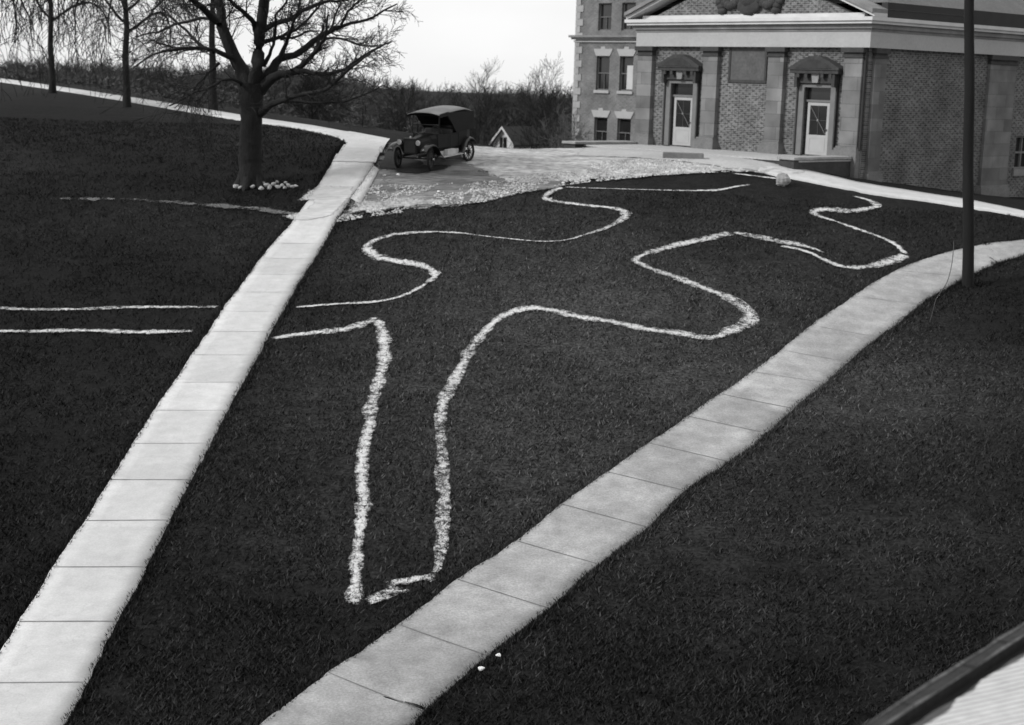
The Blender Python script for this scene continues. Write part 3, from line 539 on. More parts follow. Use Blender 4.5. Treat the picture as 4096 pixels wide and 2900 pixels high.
# roofs
m = MB(); m.prism([(PX0, ZC+.30), (AP, ZC+RISE+.30), (PX1, ZC+.30), (PX1-.15, ZC+.25), (AP, ZC+RISE+.2), (PX0+.15, ZC+.25)], -.66, 6.0); m.build('pediment_roof', ROOFM, hall)
m = MB(); V = [(XL-.5, .32, ZC+.57), (XR+.46, .32, ZC+.57), (XR+.46, DEP, ZC+.57), (XL-.5, DEP, ZC+.57), (AP, 7.5, ZC+4.4), (AP, DEP-5, ZC+4.4)]
m.add(V, [(0,1,4), (1,2,5,4), (2,3,5), (3,0,4,5), (0,3,2,1)]); m.build('roof', ROOFM, hall)
m = MB(); m.box((XR+.2, .31, ZC), (XR+.48, DEP, ZC+.56)); m.box((XL-.55, .31, ZC), (XL-.25, DEP, ZC+.56)); m.build('gutter', ROOFD, hall)
# wall panel between the middle pilasters
p = MB().box((5.02, -.02, 2.9), (6.88, .05, 4.2)).build('wall_panel', mat('panel_stone', .075, amp=.2, scale=2, fine=.2, fscale=9), hall)
MB().box((4.92, -.05, 2.78), (6.98, .04, 2.9)).box((4.92, -.05, 2.9), (5.02, .04, 4.22)).box((6.88, -.05, 2.9), (6.98, .04, 4.22)).build('panel_frame', STONED, p)
# doors
for d in DOORS:
    s_ = MB(); s_.box((d-.95, -.10, -.02), (d-.66, .3, 2.80)).box((d+.66, -.10, -.02), (d+.95, .3, 2.80)).box((d-.66, -.10, 2.68), (d+.66, .3, 2.80)); sr = s_.build('door_surround', FRAME, hall)
    [MB().box((d+q_-.03, -.16, -.02), (d+q_+.03, .0, 2.84)).build('outer_moulding', STONED, sr) for q_ in (-.97, .97)]
    MB().box((d-.66, .05, 2.1), (d+.66, .2, 2.19)).build('transom_bar', FRAME, sr)
    MB().box((d-.62, .14, 2.19), (d+.62, .18, 2.68)).build('transom_window', GLASS, hall)
    h = MB(); h.box((d-1.02, -.2, 2.84), (d+1.02, 0, 3.22)); h.box((d-1.2, -.42, 3.22), (d+1.2, 0, 3.36)); h.prism([(d-1.24, 3.36), (d+1.24, 3.36), (d+1.24, 3.44), (d+.75, 3.70), (d+.25, 3.90), (d-.25, 3.90), (d-.75, 3.70), (d-1.24, 3.44)], -.46, 0)
    h.box((d-1.0, -.36, 2.7), (d-.86, 0, 3.22)).box((d+.86, -.36, 2.7), (d+1.0, 0, 3.22)); hd = h.build('door_hood', STONED, hall)
    for q_ in (-.8, -.4, .4, .8): MB().box((d+q_-.07, -.40, 3.06), (d+q_+.07, -.201, 3.218)).build('bracket', STONED, hd)
    MB().prism([(d-.13, 2.86), (d+.13, 2.86), (d+.2, 3.215), (d-.2, 3.215)], -.30, -.201).build('keystone', STONE, hd)
    MB().prism([(d-.9, 3.42), (d+.9, 3.42), (d+.55, 3.64), (d+.2, 3.76), (d-.2, 3.76), (d-.55, 3.64)], -.475, -.44).build('hood_panel', mat('hood_panel_dark', .03, amp=.3, scale=5), hd)  # hood panel in a slightly darker tone than the hood
    g = MB(); g.box((d-.55, .06, 0), (d+.55, .12, .80)).box((d-.55, .06, .80), (d-.42, .12, 2.08)).box((d+.42, .06, .80), (d+.55, .12, 2.08)).box((d-.42, .06, 1.96), (d+.42, .12, 2.08)); dr = g.build('door', PAINT, hall); bevel(dr, .008)
    MB().box((d-.42, .085, .80), (d+.42, .1, 1.96)).build('door_glass', GLASS, dr)
    MB().box((d-.012, .07, .80), (d+.012, .084, 1.96)).box((d-.42, .071, 1.37), (d-.013, .083, 1.39)).box((d+.013, .071, 1.37), (d+.42, .083, 1.39)).build('glazing_bar', mat('bar_grey', .05), dr)
    t_ = MB(); t_.tube([(d-.41, .055, 1.94), (d+.41, .055, .83)], .012, 5); t_.tube([(d, .03, 1.385), (d, .055, 1.385)], .045, 8); t_.build('brace_rod', mat('brace_grey', .16), dr)
    MB().box((d-.40, .05, .12), (d+.40, .059, .16)).box((d-.40, .05, .66), (d+.40, .059, .70)).box((d-.40, .05, .16), (d-.36, .059, .66)).box((d+.36, .05, .16), (d+.40, .059, .66)).build('door_panel', PAINT, dr)
    MB().tube([(d+.47, .06, 1.02), (d+.47, .0, 1.02), (d+.40, .0, 1.02)], .022, 6).build('handle', mat('iron', .03, metal=.5, rough=.4), dr)
# downpipe on the right of the corner pilaster
MB().tube([(11.93, -.10, ZE), (11.93, -.10, -1.4)], .055, 8).build('downpipe', ROOFD, hall)
def loc2w(x, y): c, s_ = math.cos(AANG), math.sin(AANG); return (A0[0]+c*x-s_*y, A0[1]+s_*x+c*y)
# terrace in front, with low cheek walls at both ends
ter = MB().box((-.1, -3.6, -.12), (11.78, -.0, -.055)).build('terrace', TERR, None, kind='structure'); ter.location = (A0[0], A0[1], ZT); ter.rotation_euler = (0, 0, AANG)
tf = MB().box((-.08, -3.55, -2.), (11.76, -.0, -.121)).build('terrace_foundation', STONED, None, kind='structure'); tf.location = ter.location; tf.rotation_euler = ter.rotation_euler
for x0, lb, m_, y1 in ((-.75, 'low stone cheek wall running forward from the left end of the brick hall', CONC2, -4.2), (11.0, 'low stone cheek wall with pale top at the right door of the brick hall', CONC2, -3.95)):
    e = empty('cheek_wall', (A0[0], A0[1], ZT), AANG, label=lb, cat='low wall')
    MB().box((x0+.05, y1+.08, -2.2), (x0+.75, -.42, -.04)).build('wall_body', STONED, e)
    c_ = MB().box((x0-.03, y1, -.04), (x0+.83, -.40, .07)).build('coping', m_, e); bevel(c_, .02)
p = cast([(1530, 357)], True)[0]
sb = MB().box((-.78, -.22, -.2), (.78, .22, .20)).build('stone_block', BASEST, None, label='long low grey stone block lying on the gravel before the left door of the hall', cat='stone block')
bevel(sb, .025); sb.location = (p[0], p[1], hz1(*p)+.05); sb.rotation_euler = (0, 0, -.08)

# ------------------------------------------------------------------ BUILDING with quoins behind the hall
B0 = np.array([3.40, 96.9]); bb = empty('brick_building', (B0[0], B0[1], ZT), AANG, label='taller brick building with pale corner quoins and white keystone lintels behind the hall', cat='building')
BL, BD, BH = 16., 14., 11.
BBX = brick_mat('brick_rear', 'x', .10, .15, .18, dia=.85)
WX = [1.92, 3.95, 5.98, 8.0, 10.0, 12.0]; WROW = [(-1.25, .48), (2.13, 4.20), (5.72, 7.35)]
m = MB(); zs = [-12.]+[z for r_ in WROW for z in r_]+[BH]
for i in range(0, len(zs), 2): m.box((.0, 0, zs[i]), (BL, .35, zs[i+1]))
for a, b in WROW:
    xe = [.0]+[q for x in WX for q in (x, x+1.15)]+[BL]
    for i in range(0, len(xe), 2): m.box((xe[i], .001, a), (xe[i+1], .35, b))
m.box((0, .36, -12), (.35, BD, BH)).box((BL-.35, .36, -12), (BL, BD, BH)).box((.35, BD-.35, -12), (BL-.35, BD, BH)); m.build('wall', BBX, bb)
MB().add([(-.5,-.5,BH),(BL+.5,-.5,BH),(BL+.5,BD+.5,BH),(-.5,BD+.5,BH),(BL/2-3,BD/2,BH+4),(BL/2+3,BD/2,BH+4)], [(0,1,5,4),(1,2,5),(2,3,4,5),(3,0,4),(0,3,2,1)]).build('roof', ROOFM, bb)
m = MB(); 
for k in range(42):
    z = -7+k*.42; wd = .62 if k % 2 else .36
    m.box((-.05, -.05, z), (wd, .3, z+.40)); m.box((-.049, .301, z), (.2, .31+(.36 if k % 2 else .62), z+.40))
m.build('quoins', mat('quoin_stone', .27, amp=.2, scale=1.5), bb)
m = MB(); m.box((-.34, -.34, 5.30), (BL, 0, 5.44)).box((-.22, -.22, 5.18), (BL, 0, 5.30)); m.build('belt_course', STONE, bb)
MB().box((-.1, -.1, 5.02), (BL, 0, 5.12)).build('belt_band', STONEL, bb)
for r_, (a, b) in enumerate(WROW):
    for i, x in enumerate(WX):
        g = MB().box((x, .22, a), (x+1.15, .26, b)).build('window', GLASS, bb)
        f = MB(); f.box((x, .14, a), (x+.07, .22, b)).box((x+1.08, .14, a), (x+1.15, .22, b)).box((x+.07, .14, b-.08), (x+1.08, .22, b)).box((x+.07, .14, a), (x+1.08, .22, a+.08)).box((x+.07, .13, (a+b)/2-.03), (x+1.08, .2, (a+b)/2+.03)).box((x+.56, .16, a+.08), (x+.6, .21, (a+b)/2-.03)); f.build('window_frame', mat('sash_grey', .11), g)
        if r_ == 1 and i == 1: MB().box((x+.55, .10, a+.1), (x+1.06, .13, b-.55)).build('curtain', SHADE, g)
        if r_ == 1: MB().box((x-.08, -.10, a-.18), (x+1.23, .12, a)).build('sill', PAINT, g)
        if r_ < 2:
            zl = b; MB().prism([(x-.02, zl), (x+1.17, zl), (x+1.42, zl+.42), (x+.80, zl+.42), (x+.74, zl+.56), (x+.41, zl+.56), (x+.35, zl+.42), (x-.27, zl+.42)], -.05, .12).build('lintel', PAINT, g)

# ------------------------------------------------------------------ utility pole and loose wire
p = cast([(2168, 640)], True)[0]; pz = hz1(*p)
pl_ = empty('utility_pole', (p[0], p[1], pz), 0, label='tall dark wooden utility pole standing beside the curving walkway at the right', cat='utility pole')
zq = np.linspace(-.5, 11.5, 26); _t = at(2172, 0, p[1])-np.array([p[0], p[1], pz]); LX = _t[0]/_t[2]
MB().tube([(.012*math.sin(z*1.3)+z*LX, .01*math.cos(z*1.7), z) for z in zq], [.175-.004*max(z, 0)+.004*math.sin(z*5) for z in zq], 14).build('pole_shaft', POLE, pl_, True)
m = MB(); LO = LX*10.3; m.box((LO-1.1, -.28, 10.2), (LO+1.1, -.16, 10.32)).build('crossarm', POLE, pl_)
for x in (-.95, -.4, .4, .95): MB().tube([(LO+x, -.22, 10.32), (LO+x, -.22, 10.38), (LO+x, -.22, 10.40), (LO+x, -.22, 10.47)], [.015, .045, .035, .02], 8).build('insulator', GLASS, pl_)
w0 = cast([(2083, 722)], True)[0]
pts = [np.array([w0[0], w0[1], hz1(*w0)]), at(2092, 690, w0[1]+.02), at(2098, 668, w0[1]+.05), at(2118, 640, w0[1]+.1), at(2128, 612, w0[1]+.2), at(2134, 580, w0[1]+.4), at(2137, 540, w0[1]+.7)]
wr_ = Tubes(); wr_.add(catmull(np.array(pts), .1), .011, 5); V, Fc = wr_.arrays()
mesh_obj('bent_wire', V, Fc, mat('wire', .05), None, True, label='thin bent wire rising from the grass before the curving walkway, left of the pole', cat='wire')

# ------------------------------------------------------------------ touring car
def make_car(x, y, z, rz, rx):
    car = empty('touring_car', (x, y, z), rz, label='old black open touring car with pale canvas top raised, parked beside the walkway corner', cat='car'); car.rotation_euler = (0, rx, rz); car.scale = (1.01, 1.01, .99)
    WR, TR, WBF, WBR = .385, .70, 1.27, -1.27
    # hood tapering to the radiator, x forward
    def loft(secs, nm, m_, sm=False, par=car):
        n = len(secs[0][1]); V = []; Fc = []
        for xx, pr in secs: V += [(xx, a, b) for a, b in pr]
        for i in range(len(secs)-1):
            for j in range(n-1): Fc.append((i*n+j, i*n+j+1, (i+1)*n+j+1, (i+1)*n+j))
        Fc.append(tuple(range(n-1, -1, -1))); Fc.append(tuple(range((len(secs)-1)*n, len(secs)*n)))
        return mesh_obj(nm, V, Fc, m_, par, sm)
    def hp(w_, zb, zt): return [(-w_, zb), (-w_, zt-.16), (-w_*.8, zt-.05), (-w_*.35, zt), (w_*.35, zt), (w_*.8, zt-.05), (w_, zt-.16), (w_, zb), (-w_, zb)]
    loft([(1.42, hp(.25, .62, 1.10)), (1.0, hp(.29, .60, 1.13)), (.62, hp(.36, .58, 1.18)), (.50, hp(.50, .55, 1.22))], 'hood', CARB)
    r_ = MB().box((1.42, -.28, .55), (1.52, .28, 1.13)).build('radiator', CARB, car); bevel(r_, .03)
    MB().tube([(1.47, 0, 1.13), (1.47, 0, 1.20)], .035, 8).build('cap', BRASS, r_)
    MB().box((1.521, -.23, .62), (1.53, .23, 1.05)).build('grille', mat('grille_dark', .015, rough=.5), r_)
    # tub
    def tub(w_, zb, zt): return [(-w_*.8, zb), (-w_, zb+.18), (-w_, zt), (-w_+.05, zt), (-w_+.05, zb+.22), (w_-.05, zb+.22), (w_-.05, zt), (w_, zt), (w_, zb+.18), (w_*.8, zb), (-w_*.8, zb)]
    bd = loft([(.50, tub(.54, .52, 1.20)), (.1, tub(.60, .5, 1.16)), (-.6, tub(.64, .5, 1.16)), (-1.3, tub(.64, .5, 1.24)), (-1.62, tub(.56, .55, 1.26))], 'body', CARB)
    for sy in (-1, 1):
        for xx in (-.12, -.68): MB().tube([(xx, sy*.645, .62), (xx, sy*.655, 1.15)], .008, 4).build('door_seam', CANVD, bd)
    MB().box((-1.62, -.5, .5), (-1.50, .5, 1.24)).box((.44, -.5, .5), (.50, .5, 1.2)).build('bulkhead', CARB, car)
    for nm, x0 in (('front_seat', -.30), ('rear_seat', -1.25)):
        st = MB().box((x0, -.55, .70), (x0+.5, .55, .90)).box((x0-.16, -.57, .72), (x0, .57, 1.32)).build(nm, mat('leather', .03, rough=.5, amp=.4, scale=6), car); bevel(st, .05, 3)
    th = np.linspace(0, 2*math.pi, 21); sw_ = Tubes(); sw_.add(np.stack([.18+.10*np.sin(th)*1, .28+.2*np.cos(th), 1.27+.17*np.sin(th)], 1), .016, 5); sw_.add([(.18, .28, 1.27), (.42, .28, 1.0)], .015, 5); V, Fc = sw_.arrays(); mesh_obj('steering_wheel', V, Fc, SPOKE, car)
    # windshield
    m = MB()
    for sy in (-1, 1): m.tube([(.50, sy*.56, 1.18), (.43, sy*.56, 1.86)], .018, 6)
    for zz_, xx in ((1.22, .495), (1.52, .465), (1.85, .432)): m.tube([(xx, -.56, zz_), (xx, .56, zz_)], .016, 6)
    ws = m.build('windshield', CARB, car)
    # canvas top: bowed deck, dark side and rear curtains
    V = []; Fc = []; nx_, ny_ = 9, 9
    for i in range(nx_):
        t = i/(nx_-1); xx = .62-t*2.30; zc = 1.90+.10*math.sin(min(t*1.25, 1)*math.pi*.55)-(.14*max(0, t-.78)/.22)
        for j in range(ny_):
            s_ = j/(ny_-1)*2-1; V.append((xx, s_*.70, zc+.09*(1-abs(s_)**2.6)))
    for i in range(nx_-1):
        for j in range(ny_-1): a = i*ny_+j; Fc.append((a, a+1, a+ny_+1, a+ny_))
    tp = mesh_obj('canvas_top', V, Fc, CANV, car, True); sm_ = tp.modifiers.new('thick', 'SOLIDIFY'); sm_.thickness = .03
    for sy in (-1, 1):
        V = [(.22, sy*.705, 1.965), (-1.69, sy*.70, 1.87), (-1.69, sy*.67, 1.22), (-.52, sy*.665, 1.18), (-.12, sy*.70, 1.62)]
        q_ = mesh_obj('side_curtain', V, [(0,1,2,3,4)], CANVD, tp); sm_ = q_.modifiers.new('thick', 'SOLIDIFY'); sm_.thickness = .015
        V = [(.62, sy*.705, 1.93), (.05, sy*.705, 1.98), (.05, sy*.705, 1.84), (.62, sy*.705, 1.80)]
        q_ = mesh_obj('valance', V, [(0,1,2,3)], CANVD, tp); sm_ = q_.modifiers.new('thick', 'SOLIDIFY'); sm_.thickness = .012
        [MB().tube(q_, .014, 5).build('top_bow', CARB, tp) for q_ in ([(.46, sy*.6, 1.24), (.58, sy*.68, 1.88)], [(-.75, sy*.66, 1.18), (-.25, sy*.69, 1.92)], [(-.75, sy*.66, 1.18), (-.95, sy*.69, 1.94)])]
    q_ = mesh_obj('rear_curtain', [(-1.69, -.69, 1.87), (-1.69, .69, 1.87), (-1.66, .66, 1.2), (-1.66, -.66, 1.2)], [(0,1,2,3)], CANVD, tp); sm_ = q_.modifiers.new('thick', 'SOLIDIFY'); sm_.thickness = .015
    # wheels
    def wheel(xx, sy, steer, name):
        wh = empty(name, (xx, sy*TR, WR)); wh.parent = car; wh.rotation_euler = (0, 0, steer)
        th = np.linspace(0, 2*math.pi, 33)[:-1]; V = []; Fc = []; k = 8
        for a in th:
            for j in range(k):
                b = 2*math.pi*j/k; rr = WR-.045+.045*math.cos(b); V.append((rr*math.cos(a), .05*math.sin(b), rr*math.sin(a)))
        for i in range(32):
            for j in range(k): Fc.append((i*k+j, ((i+1) % 32)*k+j, ((i+1) % 32)*k+(j+1) % k, i*k+(j+1) % k))
        mesh_obj('tyre', V, Fc, TYRE, wh, True)
        q = Tubes(); q.add(np.stack([(WR-.095)*np.cos(np.append(th, th[0])), 0*np.append(th, 0), (WR-.095)*np.sin(np.append(th, th[0]))], 1), .022, 5)
        for a in np.arange(12)*math.pi/6: q.add([(.04*math.cos(a), 0, .04*math.sin(a)), (.29*math.cos(a), 0, .29*math.sin(a))], [.022, .014], 5)
        V, Fc = q.arrays(); mesh_obj('spokes', V, Fc, SPOKE, wh)
        MB().tube([(0, -.09*1, 0), (0, .09, 0)], .06, 10).build('hub', TYRE, wh); MB().tube([(0, sy*.09, 0), (0, sy*.14, 0)], .045, 10).build('hub_cap', BRASS, wh)
    for sy in (-1, 1): wheel(WBF, sy, .30, 'front_wheel'); wheel(WBR, sy, 0, 'rear_wheel')
    def fender(pr, sy, nm):
        V = []; Fc = []; n = len(pr)
        for xx, zz_ in pr:
            for yy_, dz_ in ((.58, -.01), (.64, .015), (.72, .02), (.80, .005), (.84, -.05)): V.append((xx, sy*yy_, zz_+dz_))
        for i in range(n-1):
            for j in range(4): a = i*5+j; Fc.append((a, a+1, a+6, a+5))
        f_ = mesh_obj(nm, V, Fc, CARF, car, True); mo = f_.modifiers.new('thick', 'SOLIDIFY'); mo.thickness = .012
    fr = [(1.73, .66), (1.70, .76), (1.60, .84), (1.45, .90), (1.27, .92), (1.08, .88), (.92, .78), (.80, .62), (.68, .48), (.56, .40)]
    rr = [(-.70, .40), (-.80, .48), (-.90, .66), (-1.02, .82), (-1.18, .91), (-1.34, .92), (-1.50, .86), (-1.62, .75), (-1.70, .60)]
    for sy in (-1, 1):
        fender(fr, sy, 'front_fender'); fender(rr, sy, 'rear_fender')
        MB().box((-.72, sy*.58 if sy > 0 else -.84, .37), (.58, .84 if sy > 0 else -.58, .40)).build('running_board', BOARD, car)
        a_, b_ = sorted((sy*.50, sy*.60)); MB().box((-.75, a_, .40), (.5, b_, .56)).build('splash_apron', BOARD, car)
        h_ = MB().tube([(1.44, sy*.40, .98), (1.48, sy*.40, .98), (1.58, sy*.40, .98), (1.60, sy*.40, .98)], [.05, .10, .115, .11], 14).tube([(1.48, sy*.40, .90), (1.42, sy*.38, .62)], .016, 5).build('headlight', CARB, car, True)
        MB().tube([(1.601, sy*.40, .98), (1.612, sy*.40, .98)], [.10, .09], 14).build('lens', BRASS, h_)
    lg = MB().box((-.25, .62, .40), (.25, .80, .62)).build('tool_box', BOARD, car); bevel(lg, .02)
    MB().tube([(WBF, -TR, WR), (WBF, TR, WR)], .03, 6).build('front_axle', TYRE, car); MB().tube([(WBR, -TR, WR), (WBR, TR, WR)], .045, 6).build('rear_axle', TYRE, car)
    MB().box((-1.6, -.38, .44), (1.5, -.32, .52)).box((-1.6, .32, .44), (1.5, .38, .52)).build('chassis', TYRE, car)
    return car
HEAD = np.array([-.50, -.866]); LAT = np.array([.866, -.50])        # forward, and the car's left side (towards the camera right)
pf = cast([(965, 390)], True)[0]; cc_ = pf-HEAD*1.28-LAT*.71; zf, zr = hz1(*(cc_+HEAD*1.28)), hz1(*(cc_-HEAD*1.28))
print('car', pf, cc_, zf, zr)
make_car(cc_[0], cc_[1], (zf+zr)/2+.02, math.atan2(HEAD[1], HEAD[0]), math.atan2(zr-zf, 2.56)*.6)

# ------------------------------------------------------------------ trees
def grow(tb, p, d, ln, r, lev, R, droop=0., up=.12, kids=(5, 5, 4), wig=.22, minr=.004):
    n = max(3, int(ln/.35)+2); pts = [np.array(p, float)]; d = np.array(d, float); d /= np.linalg.norm(d)
    for i in range(n-1):
        d = d+R.normal(size=3)*wig*(.5+.5*lev/3); d[2] += up-droop*(i/n)*1.2; d /= np.linalg.norm(d); pts.append(pts[-1]+d*ln/(n-1))
    P = np.array(pts); rad = np.linspace(r, max(r*.3, minr), n); tb.add(P, rad, 3 if r < .03 else 5 if r < .09 else 8)
    if lev <= 0: return
    k = kids[-lev] if lev <= len(kids) else kids[0]
    for i in range(k):
        t = .22+.78*(i+R.random())/k; j = min(int(t*(n-1)), n-2); f = t*(n-1)-j; q = P[j]*(1-f)+P[j+1]*f; ax = P[j+1]-P[j]; ax /= np.linalg.norm(ax)
        s_ = R.normal(size=3); s_ -= ax*(s_@ax); s_ /= np.linalg.norm(s_)+1e-9; a = .45+.5*R.random(); nd = ax*math.cos(a)+s_*math.sin(a)
        grow(tb, q, nd, ln*(.42+.28*R.random())*(1.1-.4*t), max(rad[j]*.55, minr), lev-1, R, droop, up, kids, wig, minr)
Y0 = 54.0; tp_ = cast([(562, 410)], True)[0]; oak_xy = (tp_[0], tp_[1]); Y0 = tp_[1]
print('oak', tp_)
oak = empty('bare_oak', (tp_[0], tp_[1], hz1(*tp_)), 0, label='big bare spreading tree left of the straight walkway with stones at its foot', cat='tree')
base = np.array([tp_[0], tp_[1], hz1(*tp_)])
K = F*S**0/6070
def z3(x, y, dy=0): return at((500+x*.52333)/S, y*.52333/S, Y0+dy)-base
def px2r(px): return px*.52333*Y0/F
tr = Tubes(); R_tk = np.random.default_rng(12)
tk = [(965,1440,104),(962,1380,92),(955,1250,86),(958,1120,88),(965,1000,80),(968,850,82),(968,740,86),(972,640,96)]
_tk = resample(np.column_stack([np.array([z3(x, y) for x, y, _ in tk]), [px2r(r) for *_, r in tk]]), .12); tr.add(_tk[:, :3], _tk[:, 3]*(1+R_tk.normal(size=len(_tk))*.02), 26)
tr.add(np.array([z3(925,1190), z3(895,1150), z3(885,1115), z3(900,1080)]), [px2r(30), px2r(42), px2r(42), px2r(15)], 10)
for k in range(6):
    a = k*1.05+.3; c_ = z3(965, 1440); tr.add(np.array([c_+[.25*math.cos(a), .25*math.sin(a), .5], c_+[.42*math.cos(a), .42*math.sin(a), .15], c_+[.75*math.cos(a), .75*math.sin(a), -.12]]), [.16, .15, .05], 8)
V, Fc = tr.arrays(); V = V+R_tk.normal(size=V.shape)*.014; mesh_obj('trunk', V, Fc, BARK, oak, True)
R = np.random.default_rng(3)
BR = [ # (points in the close-up frame with radius in its pixels), depth drift
 ([(985,680,70),(1010,560,56),(1022,400,46),(1035,200,42),(1062,20,40),(1085,-180,32),(1070,-400,24),(1110,-650,14)], -.3),
 ([(940,700,70),(915,590,60),(858,470,50),(790,330,46),(745,200,42),(730,80,36),(700,-60,30),(640,-250,22),(600,-480,12)], .6),
 ([(700,170,30),(610,80,24),(500,-20,20),(380,-120,14),(250,-180,8)], -1.2),
 ([(725,190,20),(640,140,14),(520,150,12),(400,185,10),(250,240,8),(100,280,6)], .9),
 ([(815,440,24),(680,390,17),(560,370,13),(420,375,11),(280,400,8),(160,450,6),(60,520,4)], -1.3),
 ([(680,400,16),(560,330,13),(470,240,10),(400,170,8),(300,100,5)], 1.2),
 ([(915,680,18),(880,635,13),(820,605,11),(740,620,10),(640,680,9),(540,700,7),(440,760,6),(340,810,4)], -1.6),
 ([(720,480,12),(640,560,8),(560,640,7),(510,720,6),(480,830,4)], .8),
 ([(1000,240,24),(960,150,19),(900,90,16),(820,20,13),(760,-50,10),(650,-160,7)], -1.5),
 ([(1010,680,56),(1060,610,46),(1130,520,36),(1185,450,30),(1290,420,26),(1400,350,24),(1480,290,22),(1560,240,18),(1660,200,14),(1800,165,11),(1900,130,9),(1980,80,8),(2080,30,5)], .8),
 ([(1560,245,12),(1600,130,9),(1640,30,7),(1680,-80,5)], 1.0),
 ([(1650,190,11),(1700,90,9),(1790,10,7),(1850,-60,5)], -1.0),
 ([(1480,300,12),(1600,290,9),(1730,320,8),(1830,350,7),(1930,350,5),(2030,320,3)], 1.3),
 ([(1030,690,50),(1120,600,36),(1200,570,30),(1280,555,27),(1380,540,19),(1500,570,16),(1620,550,14),(1740,490,12),(1830,420,10),(1950,360,7),(2040,320,4)], -1.5),
 ([(1270,565,24),(1350,500,20),(1440,420,17),(1500,330,13),(1535,250,9),(1550,120,6)], -1.8),
 ([(1010,880,36),(1060,840,30),(1120,800,25),(1230,760,19),(1330,730,16),(1480,700,14),(1580,660,13),(1640,590,12),(1750,500,10),(1830,440,7),(1900,380,5)], -2.4),
 ([(1230,770,13),(1400,780,9),(1600,785,8),(1750,750,7),(1880,700,5),(1980,650,3)], -1.3),
 ([(1050,240,24),(1120,190,21),(1240,150,20),(1350,90,18),(1450,40,16),(1560,10,12),(1700,0,9),(1820,-60,6)], 1.6),
 ([(1180,450,20),(1230,330,16),(1270,220,13),(1310,120,10),(1340,0,8),(1360,-140,6)], -1.1),
 ([(1060,320,20),(1200,270,14),(1300,230,12),(1400,150,10),(1480,60,8),(1530,-60,5)], 1.2),
 ([(1060,500,20),(1120,380,13),(1150,250,11),(1160,130,9),(1230,20,7),(1300,-120,5)], -1.7),
 ([(1190,300,12),(1290,290,10),(1380,240,8),(1470,240,4)], 1.0),
 ([(1070,-60,24),(1200,-200,18),(1360,-320,12),(1550,-420,6)], -2.),
 ([(1085,-200,20),(960,-340,14),(820,-450,9),(640,-520,5)], 2.),
]
for k, (pp, dd) in enumerate(BR):
    tb = Tubes(); n = len(pp); P = np.array([z3(x, y, dd*(i/(n-1))**1.1*1.6+R.normal()*.05) for i, (x, y, _) in enumerate(pp)]); rr_ = np.array([px2r(q[2]) for q in pp])
    PP_ = catmull(np.column_stack([P, rr_]), .25); PP_[1:-1, :3] += R.normal(size=(len(PP_)-2, 3))*.018; tb.add(PP_[:, :3], np.maximum(PP_[:, 3], .012), 10 if rr_[0] > .12 else 6)
    L_ = np.linalg.norm(np.diff(PP_[:, :3], axis=0), axis=1).sum(); nk = int(L_*4.2)
    for j in range(nk):
        i = int((.25+.75*R.random())*(len(PP_)-2)); ax = PP_[i+1, :3]-PP_[i, :3]; ax /= np.linalg.norm(ax)+1e-9; s_ = R.normal(size=3); s_ -= ax*(s_@ax); s_ /= np.linalg.norm(s_); a = .4+.6*R.random()
        left = PP_[i, 0] < -.5
        grow(tb, PP_[i, :3], ax*math.cos(a)+s_*math.sin(a), (.7+1.5*R.random())*1.15 if left else (.35+.75*R.random()), min(max(PP_[i, 3]*.4, .012), .03), 2, R, .35 if left else .05, .03, (5, 4), .2, .0065)
    V, Fc = tb.arrays(); mesh_obj('limb', V, Fc, BARK, oak, True)

def bare_tree(name, x, y, h, sd_, label=None, group=None, r=None, lean=(0, 0), spread=1., droop=0, lev=3, up=.12, split=.3, cat='tree', kids=(8, 6, 5), minr=.012, crown_m=TWIG, trunk_m=BARK, nl=9):
    R_ = np.random.default_rng(sd_); z = hz1(x, y); e = empty(name, (x, y, z), 0, label=label, cat=cat, group=group); r = r or h*.018
    n = 10; P = np.array([[lean[0]*t*h+R_.normal()*.01*h*t, lean[1]*t*h+R_.normal()*.01*h*t, t*h*.9-.3] for t in np.linspace(0, 1, n)]); rad = r*(1-.85*np.linspace(0, 1, n)); rad[0] *= 1.3
    t_ = Tubes(); t_.add(P, rad, 8); V, Fc = t_.arrays(); mesh_obj('trunk', V, Fc, trunk_m, e, True)
    tb = Tubes()
    for k in range(nl):
        t = split+(1-split)*(k+R_.random())/nl; j = min(int(t*(n-1)), n-2); f = t*(n-1)-j; q = P[j]*(1-f)+P[j+1]*f; a = k*2.4+R_.random(); el = .35+.7*t
        grow(tb, q, (math.cos(a)*spread, math.sin(a)*spread, el), h*(.34-.16*t)*(.8+.4*R_.random())*(1.0+.3*spread), rad[j]*.55, lev-1, R_, droop, up, kids, .2, minr)
    V, Fc = tb.arrays(); mesh_obj('crown', V, Fc, crown_m, e)
    return e
def xat(vx, Y): d = ray(vx*S, 300*S); return d[0]/d[1]*Y
bare_tree('slim_tree', xat(478, 79), 79, 13, 21, 'slim straight bare tree behind the big tree, just beyond the cross walkway', r=.22, spread=.8, droop=.2, split=.45, minr=.008)
